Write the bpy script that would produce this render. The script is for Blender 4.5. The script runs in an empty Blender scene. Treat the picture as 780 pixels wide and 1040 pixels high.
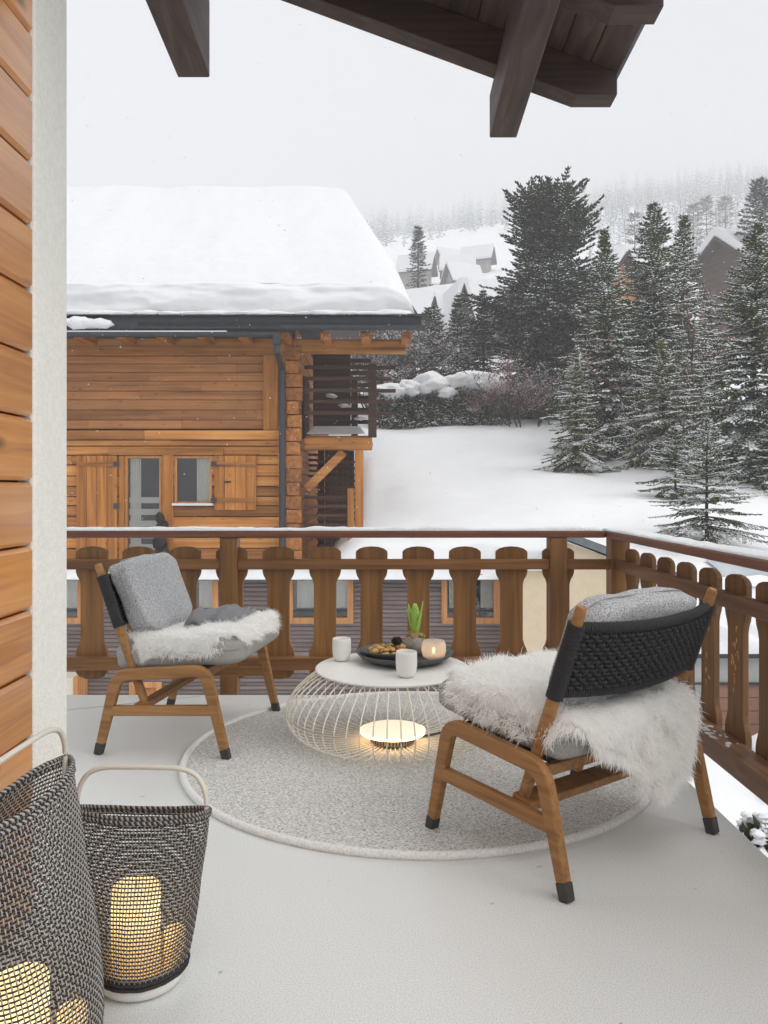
import bpy, bmesh, math, random
import numpy as np
from mathutils import Vector, Matrix, noise as mnoise

C = bpy.context.scene.collection
PI = math.pi
F, CX, CY, CH = 810.0, 388.0, 497.0, 1.2          # focal length in photo pixels, principal point, eye height


def at(px, py, Y):
    """world point at depth Y that the photo shows at pixel px, py"""
    return ((px - CX) * Y / F, Y, CH - (py - CY) * Y / F)


def X_(px, Y): return (px - CX) * Y / F
def Z_(py, Y): return CH - (py - CY) * Y / F


# ------------------------------------------------------------------ materials
def lin(c):
    return tuple(((x / 255) / 12.92 if x / 255 <= .04045 else ((x / 255 + .055) / 1.055) ** 2.4) for x in c)


class NT:
    def __init__(s, name):
        s.m = bpy.data.materials.new(name)
        s.m.use_nodes = True
        s.t = s.m.node_tree
        s.b = s.t.nodes['Principled BSDF']
        s.out = s.t.nodes['Material Output']

    def n(s, typ, **kw):
        nd = s.t.nodes.new(typ)
        for k, v in kw.items():
            setattr(nd, k, v)
        return nd

    def l(s, a, b): s.t.links.new(a, b)

    def coords(s, scale=(1, 1, 1), kind='Object'):
        tc = s.n('ShaderNodeTexCoord')
        mp = s.n('ShaderNodeMapping')
        mp.inputs['Scale'].default_value = scale
        s.l(tc.outputs[kind], mp.inputs['Vector'])
        return mp.outputs['Vector']

    def noise(s, vec, scale=5, detail=4, rough=.55, dist=0):
        nd = s.n('ShaderNodeTexNoise')
        s.l(vec, nd.inputs['Vector'])
        nd.inputs['Scale'].default_value = scale
        nd.inputs['Detail'].default_value = detail
        nd.inputs['Roughness'].default_value = rough
        nd.inputs['Distortion'].default_value = dist
        return nd.outputs['Fac']

    def ramp(s, fac, stops):
        nd = s.n('ShaderNodeValToRGB')
        s.l(fac, nd.inputs['Fac'])
        el = nd.color_ramp.elements
        while len(el) < len(stops):
            el.new(.5)
        for e, (p, c) in zip(el, stops):
            e.position = p
            e.color = (*c, 1) if len(c) == 3 else c
        return nd.outputs['Color']

    def mix(s, fac, a, b, mode='MIX'):
        nd = s.n('ShaderNodeMix', data_type='RGBA', blend_type=mode)
        for sock, v in ((nd.inputs[0], fac), (nd.inputs[6], a), (nd.inputs[7], b)):
            if hasattr(v, 'links') or hasattr(v, 'is_linked'):
                s.l(v, sock)
            elif isinstance(v, (int, float)):
                sock.default_value = v
            else:
                sock.default_value = (*v, 1) if len(v) == 3 else v
        return nd.outputs[2]

    def math(s, op, a, b=0.0, clamp=False):
        nd = s.n('ShaderNodeMath', operation=op, use_clamp=clamp)
        for sock, v in ((nd.inputs[0], a), (nd.inputs[1], b)):
            if isinstance(v, (int, float)):
                sock.default_value = v
            else:
                s.l(v, sock)
        return nd.outputs[0]

    def bump(s, h, strength=.3, dist=.01):
        nd = s.n('ShaderNodeBump')
        nd.inputs['Strength'].default_value = strength
        nd.inputs['Distance'].default_value = dist
        s.l(h, nd.inputs['Height'])
        s.l(nd.outputs['Normal'], s.b.inputs['Normal'])

    def set(s, col=None, rough=.6, spec=.5, coat=0, metal=0, coat_rough=.2):
        if col is not None:
            if hasattr(col, 'is_linked'):
                s.l(col, s.b.inputs['Base Color'])
            else:
                s.b.inputs['Base Color'].default_value = (*col, 1)
        s.b.inputs['Roughness'].default_value = rough
        s.b.inputs['Specular IOR Level'].default_value = spec
        s.b.inputs['Coat Weight'].default_value = coat
        s.b.inputs['Coat Roughness'].default_value = coat_rough
        s.b.inputs['Metallic'].default_value = metal
        return s.m


def wood(name, dark, mid, light, axis=0, rough=.55, coat=0., vary=.35, grain=1., knots=.5, spec=.4, bump=.25, coat_rough=.25):
    t = NT(name)
    sc = [26 * grain] * 3
    sc[axis] = 1.1 * grain
    geo = t.n('ShaderNodeNewGeometry')
    isl = geo.outputs['Random Per Island']
    off = t.n('ShaderNodeCombineXYZ')
    o1 = t.math('MULTIPLY', isl, 37.0)
    for i in range(3):
        t.l(o1, off.inputs[i])
    tc = t.n('ShaderNodeTexCoord')
    add = t.n('ShaderNodeVectorMath', operation='ADD')
    t.l(tc.outputs['Object'], add.inputs[0])
    t.l(off.outputs[0], add.inputs[1])
    mp = t.n('ShaderNodeMapping')
    mp.inputs['Scale'].default_value = sc
    t.l(add.outputs[0], mp.inputs['Vector'])
    n1 = t.noise(mp.outputs['Vector'], 1.0, 6, .6, .6)
    col = t.ramp(n1, [(.25, dark), (.5, mid), (.78, light)])
    sk = [7.] * 3
    sk[axis] = 2.6
    mk = t.n('ShaderNodeMapping')
    mk.inputs['Scale'].default_value = sk
    t.l(add.outputs[0], mk.inputs['Vector'])
    vor = t.n('ShaderNodeTexVoronoi')
    t.l(mk.outputs['Vector'], vor.inputs['Vector'])
    vor.inputs['Scale'].default_value = 1.0
    kn = t.ramp(vor.outputs['Distance'], [(.06, (1, 1, 1)), (.16, (0, 0, 0))])
    kf = t.math('MULTIPLY', kn, knots)
    col = t.mix(kf, col, tuple(x * .35 for x in dark))
    big = t.noise(add.outputs[0], 1.7, 3, .6)
    br = t.math('ADD', t.math('MULTIPLY', isl, vary), t.math('MULTIPLY', big, .5))
    br = t.math('ADD', br, 1 - vary * .5 - .25)
    cb = t.n('ShaderNodeCombineXYZ')
    for i in range(3):
        t.l(br, cb.inputs[i])
    col = t.mix(1.0, col, cb.outputs[0], 'MULTIPLY')
    t.bump(n1, bump, .004)
    return t.set(col, rough, spec, coat, coat_rough=coat_rough)


def plain(name, col, rough=.6, spec=.5, var=.12, scale=20, bump=.0, bscale=None, metal=0., coat=0.):
    t = NT(name)
    v = t.coords()
    n1 = t.noise(v, scale, 5, .6)
    c = t.ramp(n1, [(.3, tuple(x * (1 - var) for x in col)), (.7, tuple(min(1, x * (1 + var)) for x in col))])
    if bump:
        t.bump(t.noise(v, bscale or scale * 3, 4, .6), bump, .006)
    return t.set(c, rough, spec, coat, metal)


M = {}
M['rail_up'] = wood('rail_wood_upright', lin((82, 52, 22)), lin((120, 81, 38)), lin((146, 104, 55)), 2, .5, .15, .35, 1., .35)
M['rail_x'] = wood('rail_wood_lengthwise', lin((84, 52, 24)), lin((122, 81, 42)), lin((150, 106, 60)), 0, .5, .15, .3, 1., .5)
M['rail_y'] = wood('rail_wood_sideways', lin((76, 49, 29)), lin((108, 73, 46)), lin((134, 97, 66)), 1, .5, .15, .3, 1., .5)
M['rail_top'] = wood('handrail_wood', lin((84, 46, 28)), lin((112, 66, 44)), lin((128, 80, 54)), 0, .45, .2, .2, 1., .3)
M['roof_y'] = wood('dark_roof_wood_long', lin((44, 34, 30)), lin((70, 55, 49)), lin((96, 79, 69)), 1, .6, 0, .3, 1., .3)
M['roof_x'] = wood('dark_roof_wood_cross', lin((40, 30, 26)), lin((64, 49, 42)), lin((88, 70, 58)), 0, .6, 0, .3, 1., .3)
M['clad'] = wood('larch_cladding', lin((150, 86, 26)), lin((196, 126, 48)), lin((218, 154, 78)), 1, .42, 1.0, .26, .95, .75, .5, .15, .16)
M['log'] = wood('chalet_boards', lin((104, 62, 26)), lin((178, 118, 58)), lin((212, 156, 92)), 0, .6, 0, .85, .35, .55)
M['log_up'] = wood('chalet_upright_boards', lin((112, 68, 28)), lin((176, 114, 52)), lin((202, 140, 72)), 2, .6, 0, .4, .4, .5)
M['log_y'] = wood('chalet_end_grain', lin((98, 58, 28)), lin((162, 104, 54)), lin((190, 132, 76)), 1, .6, 0, .5, .5, .3)
M['old'] = wood('weathered_dark_wood', lin((40, 28, 24)), lin((66, 46, 38)), lin((92, 66, 52)), 0, .7, 0, .5, .4, .2)
M['teak'] = wood('teak', lin((112, 77, 42)), lin((150, 107, 62)), lin((170, 127, 80)), 0, .5, .0, .15, 1.6, .0, .35, .1)
M['clad'].node_tree.nodes['Principled BSDF'].inputs['Coat IOR'].default_value = 1.62
M['taupe'] = wood('taupe_siding', lin((88, 78, 76)), lin((116, 104, 102)), lin((134, 122, 118)), 0, .7, 0, .3, .4, .1)
M['plaster'] = plain('pillar_plaster', lin((243, 241, 233)), .85, .2, .06, 60, .9, 110)
M['beige'] = plain('beige_render', lin((212, 196, 168)), .85, .2, .05, 8, .3, 40)
M['white_wall'] = plain('white_render', lin((216, 208, 194)), .85, .2, .05, 8, .3, 40)
M['concrete'] = plain('wall_concrete', lin((176, 178, 176)), .85, .2, .12, 3, .3, 30)
M['brick_door'] = plain('red_brown_door', lin((150, 112, 96)), .7, .3, .1, 6)
M['slate'] = plain('grey_roofing', lin((104, 112, 118)), .6, .4, .2, 6, .2, 30)
M['shingle'] = plain('dark_shingles', lin((70, 70, 70)), .7, .3, .35, 9, .4, 30)
M['zinc'] = plain('dark_gutter_metal', lin((62, 66, 72)), .45, .5, .15, 5, 0, None, .3)
M['black_cap'] = plain('charcoal_rubber', lin((58, 56, 55)), .6, .4, .1, 60)
M['ceramic'] = plain('white_ceramic', lin((226, 224, 219)), .35, .5, .02, 30)
M['table_top'] = plain('off_white_lacquer', lin((222, 220, 214)), .4, .45, .02, 30)
M['wire'] = plain('cream_wire', lin((232, 227, 214)), .45, .4, .03, 30)
M['grey_tube'] = plain('pale_handle', lin((208, 203, 192)), .5, .4, .03, 30)
M['tray'] = plain('charcoal_stoneware', lin((76, 77, 78)), .55, .4, .12, 90, .2, 200)
M['stone'] = plain('grey_stone_vase', lin((140, 136, 132)), .8, .2, .25, 40, .4, 60)
M['bulb'] = plain('dry_bulb_skin', lin((150, 128, 86)), .8, .2, .35, 60, .5, 90)
M['leaf'] = plain('hyacinth_leaf', lin((152, 190, 84)), .45, .4, .15, 25)
M['floret'] = plain('hyacinth_bud', lin((150, 190, 84)), .5, .4, .15, 60)
M['dried'] = plain('dried_fruit_slices', lin((184, 144, 88)), .8, .2, .45, 70, .5, 90)
M['cone'] = plain('pine_cone_scales', lin((70, 52, 44)), .8, .2, .4, 80)
M['cushion'] = None
M['throw'] = plain('grey_wool_throw', lin((128, 128, 130)), .95, .1, .12, 180, .5, 400)
M['rope'] = plain('black_rope', lin((54, 54, 56)), .75, .3, .2, 300, .5, 900)
M['cord_dark'] = plain('dark_mesh_cord', lin((52, 50, 50)), .75, .3, .2, 300)
M['cord_pale'] = plain('pale_mesh_cord', lin((164, 160, 155)), .75, .3, .15, 300)
M['cord_mid'] = plain('grey_mesh_cord', lin((150, 144, 138)), .75, .3, .15, 300)
M['cable'] = plain('grey_cable', lin((82, 78, 74)), .6, .4, .05, 30)
M['lamp_body'] = plain('lamp_body_metal', lin((150, 142, 128)), .5, .5, .05, 30)
M['bark'] = plain('spruce_bark', lin((78, 66, 58)), .9, .1, .35, 8, .5, 20)
M['car'] = plain('car_paint_grey', lin((120, 126, 134)), .35, .5, .03, 4, 0, None, 0, .5)
M['tyre'] = plain('tyre_rubber', lin((34, 34, 36)), .8, .3, .1, 30)
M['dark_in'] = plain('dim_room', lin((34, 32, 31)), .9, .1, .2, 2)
M['curtain'] = plain('cream_curtain', lin((236, 230, 216)), .9, .1, .06, 5)
M['carved'] = plain('dark_carved_wood', lin((46, 38, 36)), .6, .3, .3, 9, .4, 20)


def snow_mat(name, bump=.25, sc=6., col=(.77, .78, .795)):
    t = NT(name)
    v = t.coords()
    n1 = t.noise(v, sc, 6, .6)
    c = t.ramp(n1, [(.3, tuple(x * .96 for x in col)), (.7, col)])
    t.bump(n1, bump, .06)
    return t.set(c, .75, .25)


M['snow'] = snow_mat('fresh_snow')
M['snow_fine'] = snow_mat('thin_snow_layer', .5, 60)
M['snow'].name
M['roof_snow'] = snow_mat('roof_snow', .3, 5.0, (.75, .76, .775))
M['snow_far'] = snow_mat('snow_field', .15, 2.0, (.84, .85, .865))


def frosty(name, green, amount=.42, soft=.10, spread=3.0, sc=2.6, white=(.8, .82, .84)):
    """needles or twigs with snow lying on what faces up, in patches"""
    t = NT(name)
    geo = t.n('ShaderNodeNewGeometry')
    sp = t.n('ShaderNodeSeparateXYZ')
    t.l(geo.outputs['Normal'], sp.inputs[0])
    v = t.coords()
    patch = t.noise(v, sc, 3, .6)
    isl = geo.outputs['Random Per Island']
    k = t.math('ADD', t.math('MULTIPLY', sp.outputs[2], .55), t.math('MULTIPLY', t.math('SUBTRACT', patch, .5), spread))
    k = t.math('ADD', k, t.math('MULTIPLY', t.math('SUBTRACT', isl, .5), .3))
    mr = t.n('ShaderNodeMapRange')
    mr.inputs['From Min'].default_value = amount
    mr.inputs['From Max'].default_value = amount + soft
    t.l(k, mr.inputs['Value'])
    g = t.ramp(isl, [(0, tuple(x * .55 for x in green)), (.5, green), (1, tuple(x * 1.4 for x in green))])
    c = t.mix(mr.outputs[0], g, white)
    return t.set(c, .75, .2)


M['spruce'] = frosty('snowy_spruce_needles', lin((72, 81, 38)), .22)
M['spruce_y'] = frosty('snowy_olive_needles', lin((98, 101, 50)), .21)
M['arolla'] = frosty('snowy_pine_needles', lin((50, 58, 32)), .50)
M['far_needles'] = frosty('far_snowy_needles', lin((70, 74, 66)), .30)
M['far_snow_mist'] = frosty('mist_pale_snowy_wood', lin((128, 131, 132)), .0)  # snow nearly all over; the needle colour itself is paled to imitate mist
M['larch'] = frosty('frosted_larch_twigs', lin((96, 88, 80)), .45)
M['red_twigs'] = frosty('frosted_red_twigs', lin((136, 94, 88)), .40)
M['grey_twigs'] = frosty('frosted_grey_twigs', lin((96, 84, 78)), .30)
M['berry'] = plain('red_berries', lin((150, 66, 62)), .5, .4, .2, 30)
M['hedge'] = frosty('snowy_hedge_leaves', lin((62, 68, 40)), .46)


def floor_mat():
    t = NT('terrace_resin')
    v = t.coords()
    a = t.noise(v, 1.3, 4, .6)
    sp = t.noise(v, 260, 2, .5)
    c = t.ramp(sp, [(.32, lin((184, 186, 184))), (.5, lin((214, 216, 214))), (.7, lin((230, 232, 231)))])
    c = t.mix(t.math('MULTIPLY', a, .35), c, lin((216, 216, 213)))
    st = t.noise(v, 21, 2, .5)
    c = t.mix(t.ramp(st, [(.735, (0, 0, 0)), (.76, (.5, .5, .5))]), c, lin((120, 116, 108)))
    t.bump(sp, .07, .002)
    t.set(c, .55, .5, .35, coat_rough=.3)
    r = t.ramp(a, [(.35, (.38,) * 3), (.65, (.62,) * 3)])
    t.l(r, t.b.inputs['Roughness'])
    return t.m


def rug_mat():
    t = NT('woven_rug')
    v = t.coords((1, 1, 1))
    f1 = t.noise(t.coords((105, 270, 100)), 1, 3, .6)
    f2 = t.noise(v, 5, 3, .5)
    c = t.ramp(f1, [(.36, lin((112, 110, 106))), (.47, lin((200, 198, 194))), (.60, lin((238, 237, 234)))])
    c = t.mix(t.math('MULTIPLY', f2, .3), c, lin((192, 189, 184)))
    t.bump(f1, .8, .006)
    return t.set(c, .95, .1)


def boucle(name, a, b, c3, sc=190):
    t = NT(name)
    v = t.coords()
    f1 = t.noise(v, sc, 3, .6)
    c = t.ramp(f1, [(.36, a), (.5, b), (.64, c3)])
    t.bump(f1, .7, .004)
    return t.set(c, .95, .1)


M['floor'] = floor_mat()
M['rug'] = rug_mat()
M['rug_edge'] = boucle('rug_piping', lin((210, 207, 204)), lin((224, 222, 219)), lin((232, 230, 227)), 120)
M['boucle'] = boucle('grey_boucle', lin((126, 128, 131)), lin((166, 167, 169)), lin((200, 201, 202)))
M['cushion'] = boucle('grey_seat_fabric', lin((136, 134, 131)), lin((160, 158, 154)), lin((174, 172, 168)), 320)


def fur_mat():
    t = NT('sheepskin_wool')
    geo = t.n('ShaderNodeNewGeometry')
    c = t.ramp(geo.outputs['Random Per Island'], [(0, lin((249, 247, 243))), (.5, lin((253, 252, 251))), (1, lin((254, 254, 253)))])
    t.set(c, .8, .15)
    tr = t.n('ShaderNodeBsdfTranslucent')
    tr.inputs['Color'].default_value = (.97, .965, .95, 1)
    mx = t.n('ShaderNodeMixShader')
    mx.inputs[0].default_value = .58
    t.l(t.b.outputs[0], mx.inputs[1])
    t.l(tr.outputs[0], mx.inputs[2])
    t.l(mx.outputs[0], t.out.inputs['Surface'])
    return t.m


M['fur'] = fur_mat()


def glow(name, col, strength, base=(.8, .75, .65)):
    t = NT(name)
    t.set(base, .5)
    t.b.inputs['Emission Color'].default_value = (*col, 1)
    t.b.inputs['Emission Strength'].default_value = strength
    return t.m


M['lamp_glow'] = glow('lamp_diffuser', (1, .86, .63), .66, (.9, .86, .76))
M['lamp_under'] = glow('lamp_led_ring', (1, .64, .32), 3.6)
def wax():
    t = NT('glowing_wax')
    t.set((.85, .75, .55), .5)
    tc = t.n('ShaderNodeTexCoord')
    s_ = t.n('ShaderNodeSeparateXYZ')
    t.l(tc.outputs['Object'], s_.inputs[0])
    c = t.ramp(t.math('MULTIPLY', s_.outputs[2], 4.0), [(.0, (.42, .20, .045)), (.45, (1.0, .62, .22)), (.72, (1.5, 1.12, .52)), (.92, (1.0, .66, .26))])
    t.l(c, t.b.inputs['Emission Color'])
    t.b.inputs['Emission Strength'].default_value = 1.0
    return t.m


M['candle'] = wax()
M['tea_flame'] = glow('candle_flame', (1, .6, .22), 40.0)


def frosted():
    t = NT('frosted_glass')
    v = t.coords()
    c = t.ramp(t.noise(v, 90, 4, .7), [(.35, lin((176, 172, 170))), (.65, lin((214, 210, 207)))])
    t.set(c, .45, .5)
    tr = t.n('ShaderNodeBsdfTranslucent')
    tr.inputs['Color'].default_value = (.9, .86, .82, 1)
    tp = t.n('ShaderNodeBsdfTransparent')
    m1 = t.n('ShaderNodeMixShader')
    m1.inputs[0].default_value = .55
    t.l(t.b.outputs[0], m1.inputs[1])
    t.l(tr.outputs[0], m1.inputs[2])
    m2 = t.n('ShaderNodeMixShader')
    m2.inputs[0].default_value = .30
    t.l(m1.outputs[0], m2.inputs[1])
    t.l(tp.outputs[0], m2.inputs[2])
    t.l(m2.outputs[0], t.out.inputs['Surface'])
    return t.m


M['frosted'] = frosted()


def pane():
    t = NT('window_glass')
    t.set((.1, .12, .15), .03, .5)
    tp = t.n('ShaderNodeBsdfTransparent')
    tp.inputs['Color'].default_value = (.95, .97, .98, 1)
    gl = t.n('ShaderNodeBsdfGlossy')
    gl.inputs['Roughness'].default_value = .02
    fr = t.n('ShaderNodeFresnel')
    fr.inputs['IOR'].default_value = 1.5
    f2 = t.math('ADD', t.math('MULTIPLY', fr.outputs[0], 1.2), .03)
    mx = t.n('ShaderNodeMixShader')
    t.l(f2, mx.inputs[0])
    t.l(tp.outputs[0], mx.inputs[1])
    t.l(gl.outputs[0], mx.inputs[2])
    t.l(mx.outputs[0], t.out.inputs['Surface'])
    return t.m


M['pane'] = pane()
M['frame'] = wood('window_frame_wood', lin((150, 96, 52)), lin((186, 130, 80)), lin((206, 150, 98)), 2, .5, .1, .2, .6, .1)
M['snowy_old'] = frosty('snowy_dark_wood', lin((74, 54, 44)), .75, .1, .5, 3)
M['haze_vol'] = None


# ------------------------------------------------------------------ mesh helpers
def tag(o, label=None, cat=None, group=None, kind=None):
    for k, v in (('label', label), ('category', cat), ('group', group), ('kind', kind)):
        if v:
            o[k] = v
    return o


def thing(name, label, cat, loc=(0, 0, 0), rz=0, group=None):
    o = bpy.data.objects.new(name, None)
    o.empty_display_size = .1
    C.objects.link(o)
    o.location = loc
    o.rotation_euler = (0, 0, rz)
    return tag(o, label, cat, group)


def rootloc(o):
    v = Vector((0, 0, 0))
    while o is not None:
        v += o.location
        o = o.parent
    return v


def place(name, V, faces, mat, parent=None, origin=None, smooth=False, mats=None, midx=None):
    V = np.asarray(V, dtype=np.float64)
    off = rootloc(parent) if parent is not None else Vector(origin or (0, 0, 0))
    V = V - np.array(off)
    me = bpy.data.meshes.new(name)
    if isinstance(faces, np.ndarray):
        n, k = faces.shape
        me.vertices.add(len(V))
        me.vertices.foreach_set('co', V.astype(np.float32).ravel())
        me.loops.add(n * k)
        me.loops.foreach_set('vertex_index', faces.astype(np.int32).ravel())
        me.polygons.add(n)
        me.polygons.foreach_set('loop_start', np.arange(0, n * k, k, dtype=np.int32))
        me.update(calc_edges=True)
    else:
        me.from_pydata(V.tolist(), [], faces)
    for m_ in (mats or [mat]):
        me.materials.append(m_)
    if midx is not None:
        me.polygons.foreach_set('material_index', np.asarray(midx, dtype=np.int32))
    if smooth:
        me.polygons.foreach_set('use_smooth', np.ones(len(me.polygons), dtype=bool))
    me.update()
    o = bpy.data.objects.new(name, me)
    C.objects.link(o)
    if parent is not None:
        o.parent = parent
    else:
        o.location = off
    return o


class MB:
    def __init__(s):
        s.v, s.f = [], []

    def add(s, vs, fs):
        b = len(s.v)
        s.v += [tuple(p) for p in vs]
        s.f += [tuple(i + b for i in f) for f in fs]
        return s

    def box(s, x0, x1, y0, y1, z0, z1):
        return s.add([(x0, y0, z0), (x1, y0, z0), (x1, y1, z0), (x0, y1, z0), (x0, y0, z1), (x1, y0, z1), (x1, y1, z1), (x0, y1, z1)],
                     [(3, 2, 1, 0), (4, 5, 6, 7), (0, 1, 5, 4), (1, 2, 6, 5), (2, 3, 7, 6), (3, 0, 4, 7)])

    def bar(s, a, b, w, h, up=(0, 0, 1)):
        """rectangular bar from a to b, w across, h along up"""
        a, b, up = Vector(a), Vector(b), Vector(up)
        d = (b - a).normalized()
        sd = d.cross(up).normalized()
        u = sd.cross(d)
        vs = []
        for p in (a, b):
            for i, j in ((-1, -1), (1, -1), (1, 1), (-1, 1)):
                vs.append(p + sd * i * w / 2 + u * j * h / 2)
        return s.add(vs, [(0, 1, 2, 3), (7, 6, 5, 4), (0, 4, 5, 1), (1, 5, 6, 2), (2, 6, 7, 3), (3, 7, 4, 0)])

    def prism(s, poly, axis, a, b):
        """extrude a 2-D outline along an axis from a to b (axis 0: poly is y,z; 1: x,z; 2: x,y)"""
        def p3(p, t):
            return {0: (t, p[0], p[1]), 1: (p[0], t, p[1]), 2: (p[0], p[1], t)}[axis]
        n = len(poly)
        ar = sum(poly[i][0] * poly[(i + 1) % n][1] - poly[(i + 1) % n][0] * poly[i][1] for i in range(n))
        flip = (ar > 0) == (axis != 1)
        vs = [p3(p, a) for p in poly] + [p3(p, b) for p in poly]
        fs = [tuple(range(n))[::-1], tuple(range(n, 2 * n))] + [(i, (i + 1) % n, n + (i + 1) % n, n + i) for i in range(n)]
        if not flip:
            fs = [f[::-1] for f in fs]
        if b < a:
            fs = [f[::-1] for f in fs]
        return s.add(vs, fs)

    def tube(s, pts, r, sides=8, closed=False, caps=True):
        V, Fq = tube_np(np.array(pts, float), r, sides, closed)
        b = len(s.v)
        s.v += [tuple(p) for p in V]
        s.f += [tuple(int(i) + b for i in f) for f in Fq]
        if caps and not closed:
            n = len(pts)
            s.f.append(tuple(b + i for i in range(sides))[::-1])
            s.f.append(tuple(b + (n - 1) * sides + i for i in range(sides)))
        return s

    def lathe(s, prof, seg=32, c=(0, 0, 0), sx=1, sy=1):
        """closed profile list of r,z from bottom centre to top centre"""
        b0 = len(s.v)
        rings = []
        for r, z in prof:
            if r < 1e-6:
                s.v.append((c[0], c[1], c[2] + z))
                rings.append([len(s.v) - 1])
            else:
                st = len(s.v)
                for k in range(seg):
                    a = 2 * PI * k / seg
                    s.v.append((c[0] + sx * r * math.cos(a), c[1] + sy * r * math.sin(a), c[2] + z))
                rings.append(list(range(st, st + seg)))
        for A, B in zip(rings, rings[1:]):
            for k in range(seg):
                k2 = (k + 1) % seg
                if len(A) == 1 and len(B) == 1:
                    continue
                if len(A) == 1:
                    s.f.append((A[0], B[k2], B[k]))
                elif len(B) == 1:
                    s.f.append((A[k], A[k2], B[0]))
                else:
                    s.f.append((A[k], A[k2], B[k2], B[k]))
        return s

    def build(s, name, mat, parent=None, origin=None, bevel=0, smooth=False, seg=2, sub=0):
        o = place(name, s.v, s.f, mat, parent, origin, smooth)
        if bevel:
            m = o.modifiers.new('bevel', 'BEVEL')
            m.width = bevel
            m.segments = seg
            m.limit_method = 'ANGLE'
            m.angle_limit = math.radians(40)
        if sub:
            m = o.modifiers.new('sub', 'SUBSURF')
            m.levels = m.render_levels = sub
        return o


def tube_np(P, r, sides=6, closed=False):
    n = len(P)
    if closed:
        T = np.roll(P, -1, 0) - np.roll(P, 1, 0)
    else:
        T = np.gradient(P, axis=0)
    T /= np.linalg.norm(T, axis=1)[:, None] + 1e-12
    ref = np.array([0, 0, 1.0]) if abs(T[:, 2]).mean() < .8 else np.array([1.0, 0, 0])
    U = np.cross(T, ref)
    U /= np.linalg.norm(U, axis=1)[:, None] + 1e-12
    W = np.cross(U, T)
    a = np.arange(sides) * 2 * PI / sides
    rr = np.broadcast_to(np.asarray(r, float), (n,))
    V = P[:, None, :] + rr[:, None, None] * (np.cos(a)[None, :, None] * U[:, None, :] - np.sin(a)[None, :, None] * W[:, None, :])
    m = n if closed else n - 1
    i = np.arange(m)[:, None]
    k = np.arange(sides)[None, :]
    i2, k2 = (i + 1) % n, (k + 1) % sides
    Fq = np.stack([i * sides + k, i * sides + k2, i2 * sides + k2, i2 * sides + k], -1).reshape(-1, 4)
    return V.reshape(-1, 3), Fq


class NB:
    """numpy mesh builder for faces of one size"""
    def __init__(s): s.V, s.F, s.I, s.n = [], [], [], 0

    def add(s, V, Fc, mi=0):
        s.V.append(V)
        s.F.append(Fc + s.n)
        s.I.append(np.full(len(Fc), mi))
        s.n += len(V)

    def build(s, name, mat, parent=None, origin=None, smooth=False, mats=None):
        return place(name, np.concatenate(s.V), np.concatenate(s.F), mat, parent, origin, smooth, mats,
                     np.concatenate(s.I) if mats else None)


def copy_tree(o, parent=None):
    c = o.copy()
    C.objects.link(c)
    c.parent = parent
    for ch in list(o.children):
        copy_tree(ch, c)
    return c


def fbm(x, y, z=0., oct_=4):
    return mnoise.fractal(Vector((x, y, z)), 1.0, 2.0, oct_)


def blob(mb, c, r, seed=0, amp=.15, seg=14, rings=8, flat=-9, fq=1.3):
    vs, fs = [], []
    for i in range(rings + 1):
        t = PI * i / rings
        for k in range(seg):
            a = 2 * PI * k / seg
            d = Vector((math.sin(t) * math.cos(a), math.sin(t) * math.sin(a), -math.cos(t)))
            q = 1 + amp * fbm(d.x * fq + seed, d.y * fq, d.z * fq + seed)
            vs.append((c[0] + d.x * r[0] * q, c[1] + d.y * r[1] * q, max(c[2] + d.z * r[2] * q, c[2] + flat)))
    for i in range(rings):
        for k in range(seg):
            fs.append((i * seg + k, i * seg + (k + 1) % seg, (i + 1) * seg + (k + 1) % seg, (i + 1) * seg + k))
    mb.add(vs, fs)


# ------------------------------------------------------------------ camera, world, light
scene = bpy.context.scene
cam = bpy.data.cameras.new('camera')
co = bpy.data.objects.new('camera', cam)
C.objects.link(co)
co.location = (0, 0, CH)
co.rotation_euler = (PI / 2, 0, 0)
cam.sensor_fit = 'HORIZONTAL'
cam.sensor_width = 36
cam.lens = 36 * F / 780
cam.shift_x = (390 - CX) / 780
cam.shift_y = -(520 - CY) / 780
cam.clip_start = .05
cam.clip_end = 3000
scene.camera = co

SUN_EL, SUN_AZ = math.radians(42), math.radians(112)      # behind cloud, to the right of the viewer
w = bpy.data.worlds.new('World')
scene.world = w
w.use_nodes = True
nt = w.node_tree
bg = nt.nodes['Background']
sky = nt.nodes.new('ShaderNodeTexSky')
sky.sky_type = 'NISHITA'
sky.sun_disc = False
sky.sun_elevation = SUN_EL
sky.sun_rotation = SUN_AZ
sky.air_density = 1.0
sky.dust_density = 6.0
hs = nt.nodes.new('ShaderNodeHueSaturation')
hs.inputs['Saturation'].default_value = .10
nt.links.new(sky.outputs[0], hs.inputs['Color'])
mixw = nt.nodes.new('ShaderNodeMix')
mixw.data_type = 'RGBA'
mixw.inputs[0].default_value = .86                         # cloud cover
nt.links.new(hs.outputs[0], mixw.inputs[6])
# cloud deck: a little brighter overhead than at the horizon, faint mottling
tc = nt.nodes.new('ShaderNodeTexCoord')
spx = nt.nodes.new('ShaderNodeSeparateXYZ')
nt.links.new(tc.outputs['Generated'], spx.inputs[0])
cr = nt.nodes.new('ShaderNodeValToRGB')
cr.color_ramp.elements[0].position = 0.0
cr.color_ramp.elements[0].color = (.71, .725, .745, 1)
cr.color_ramp.elements[1].position = .52
cr.color_ramp.elements[1].color = (.90, .90, .915, 1)
for ps, cl_ in ((.34, .775), (.70, 1.15), (.88, 1.5), (1.0, 1.65)):
    e_ = cr.color_ramp.elements.new(ps)
    e_.color = (cl_, cl_, cl_, 1)
nt.links.new(spx.outputs[2], cr.inputs[0])
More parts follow.
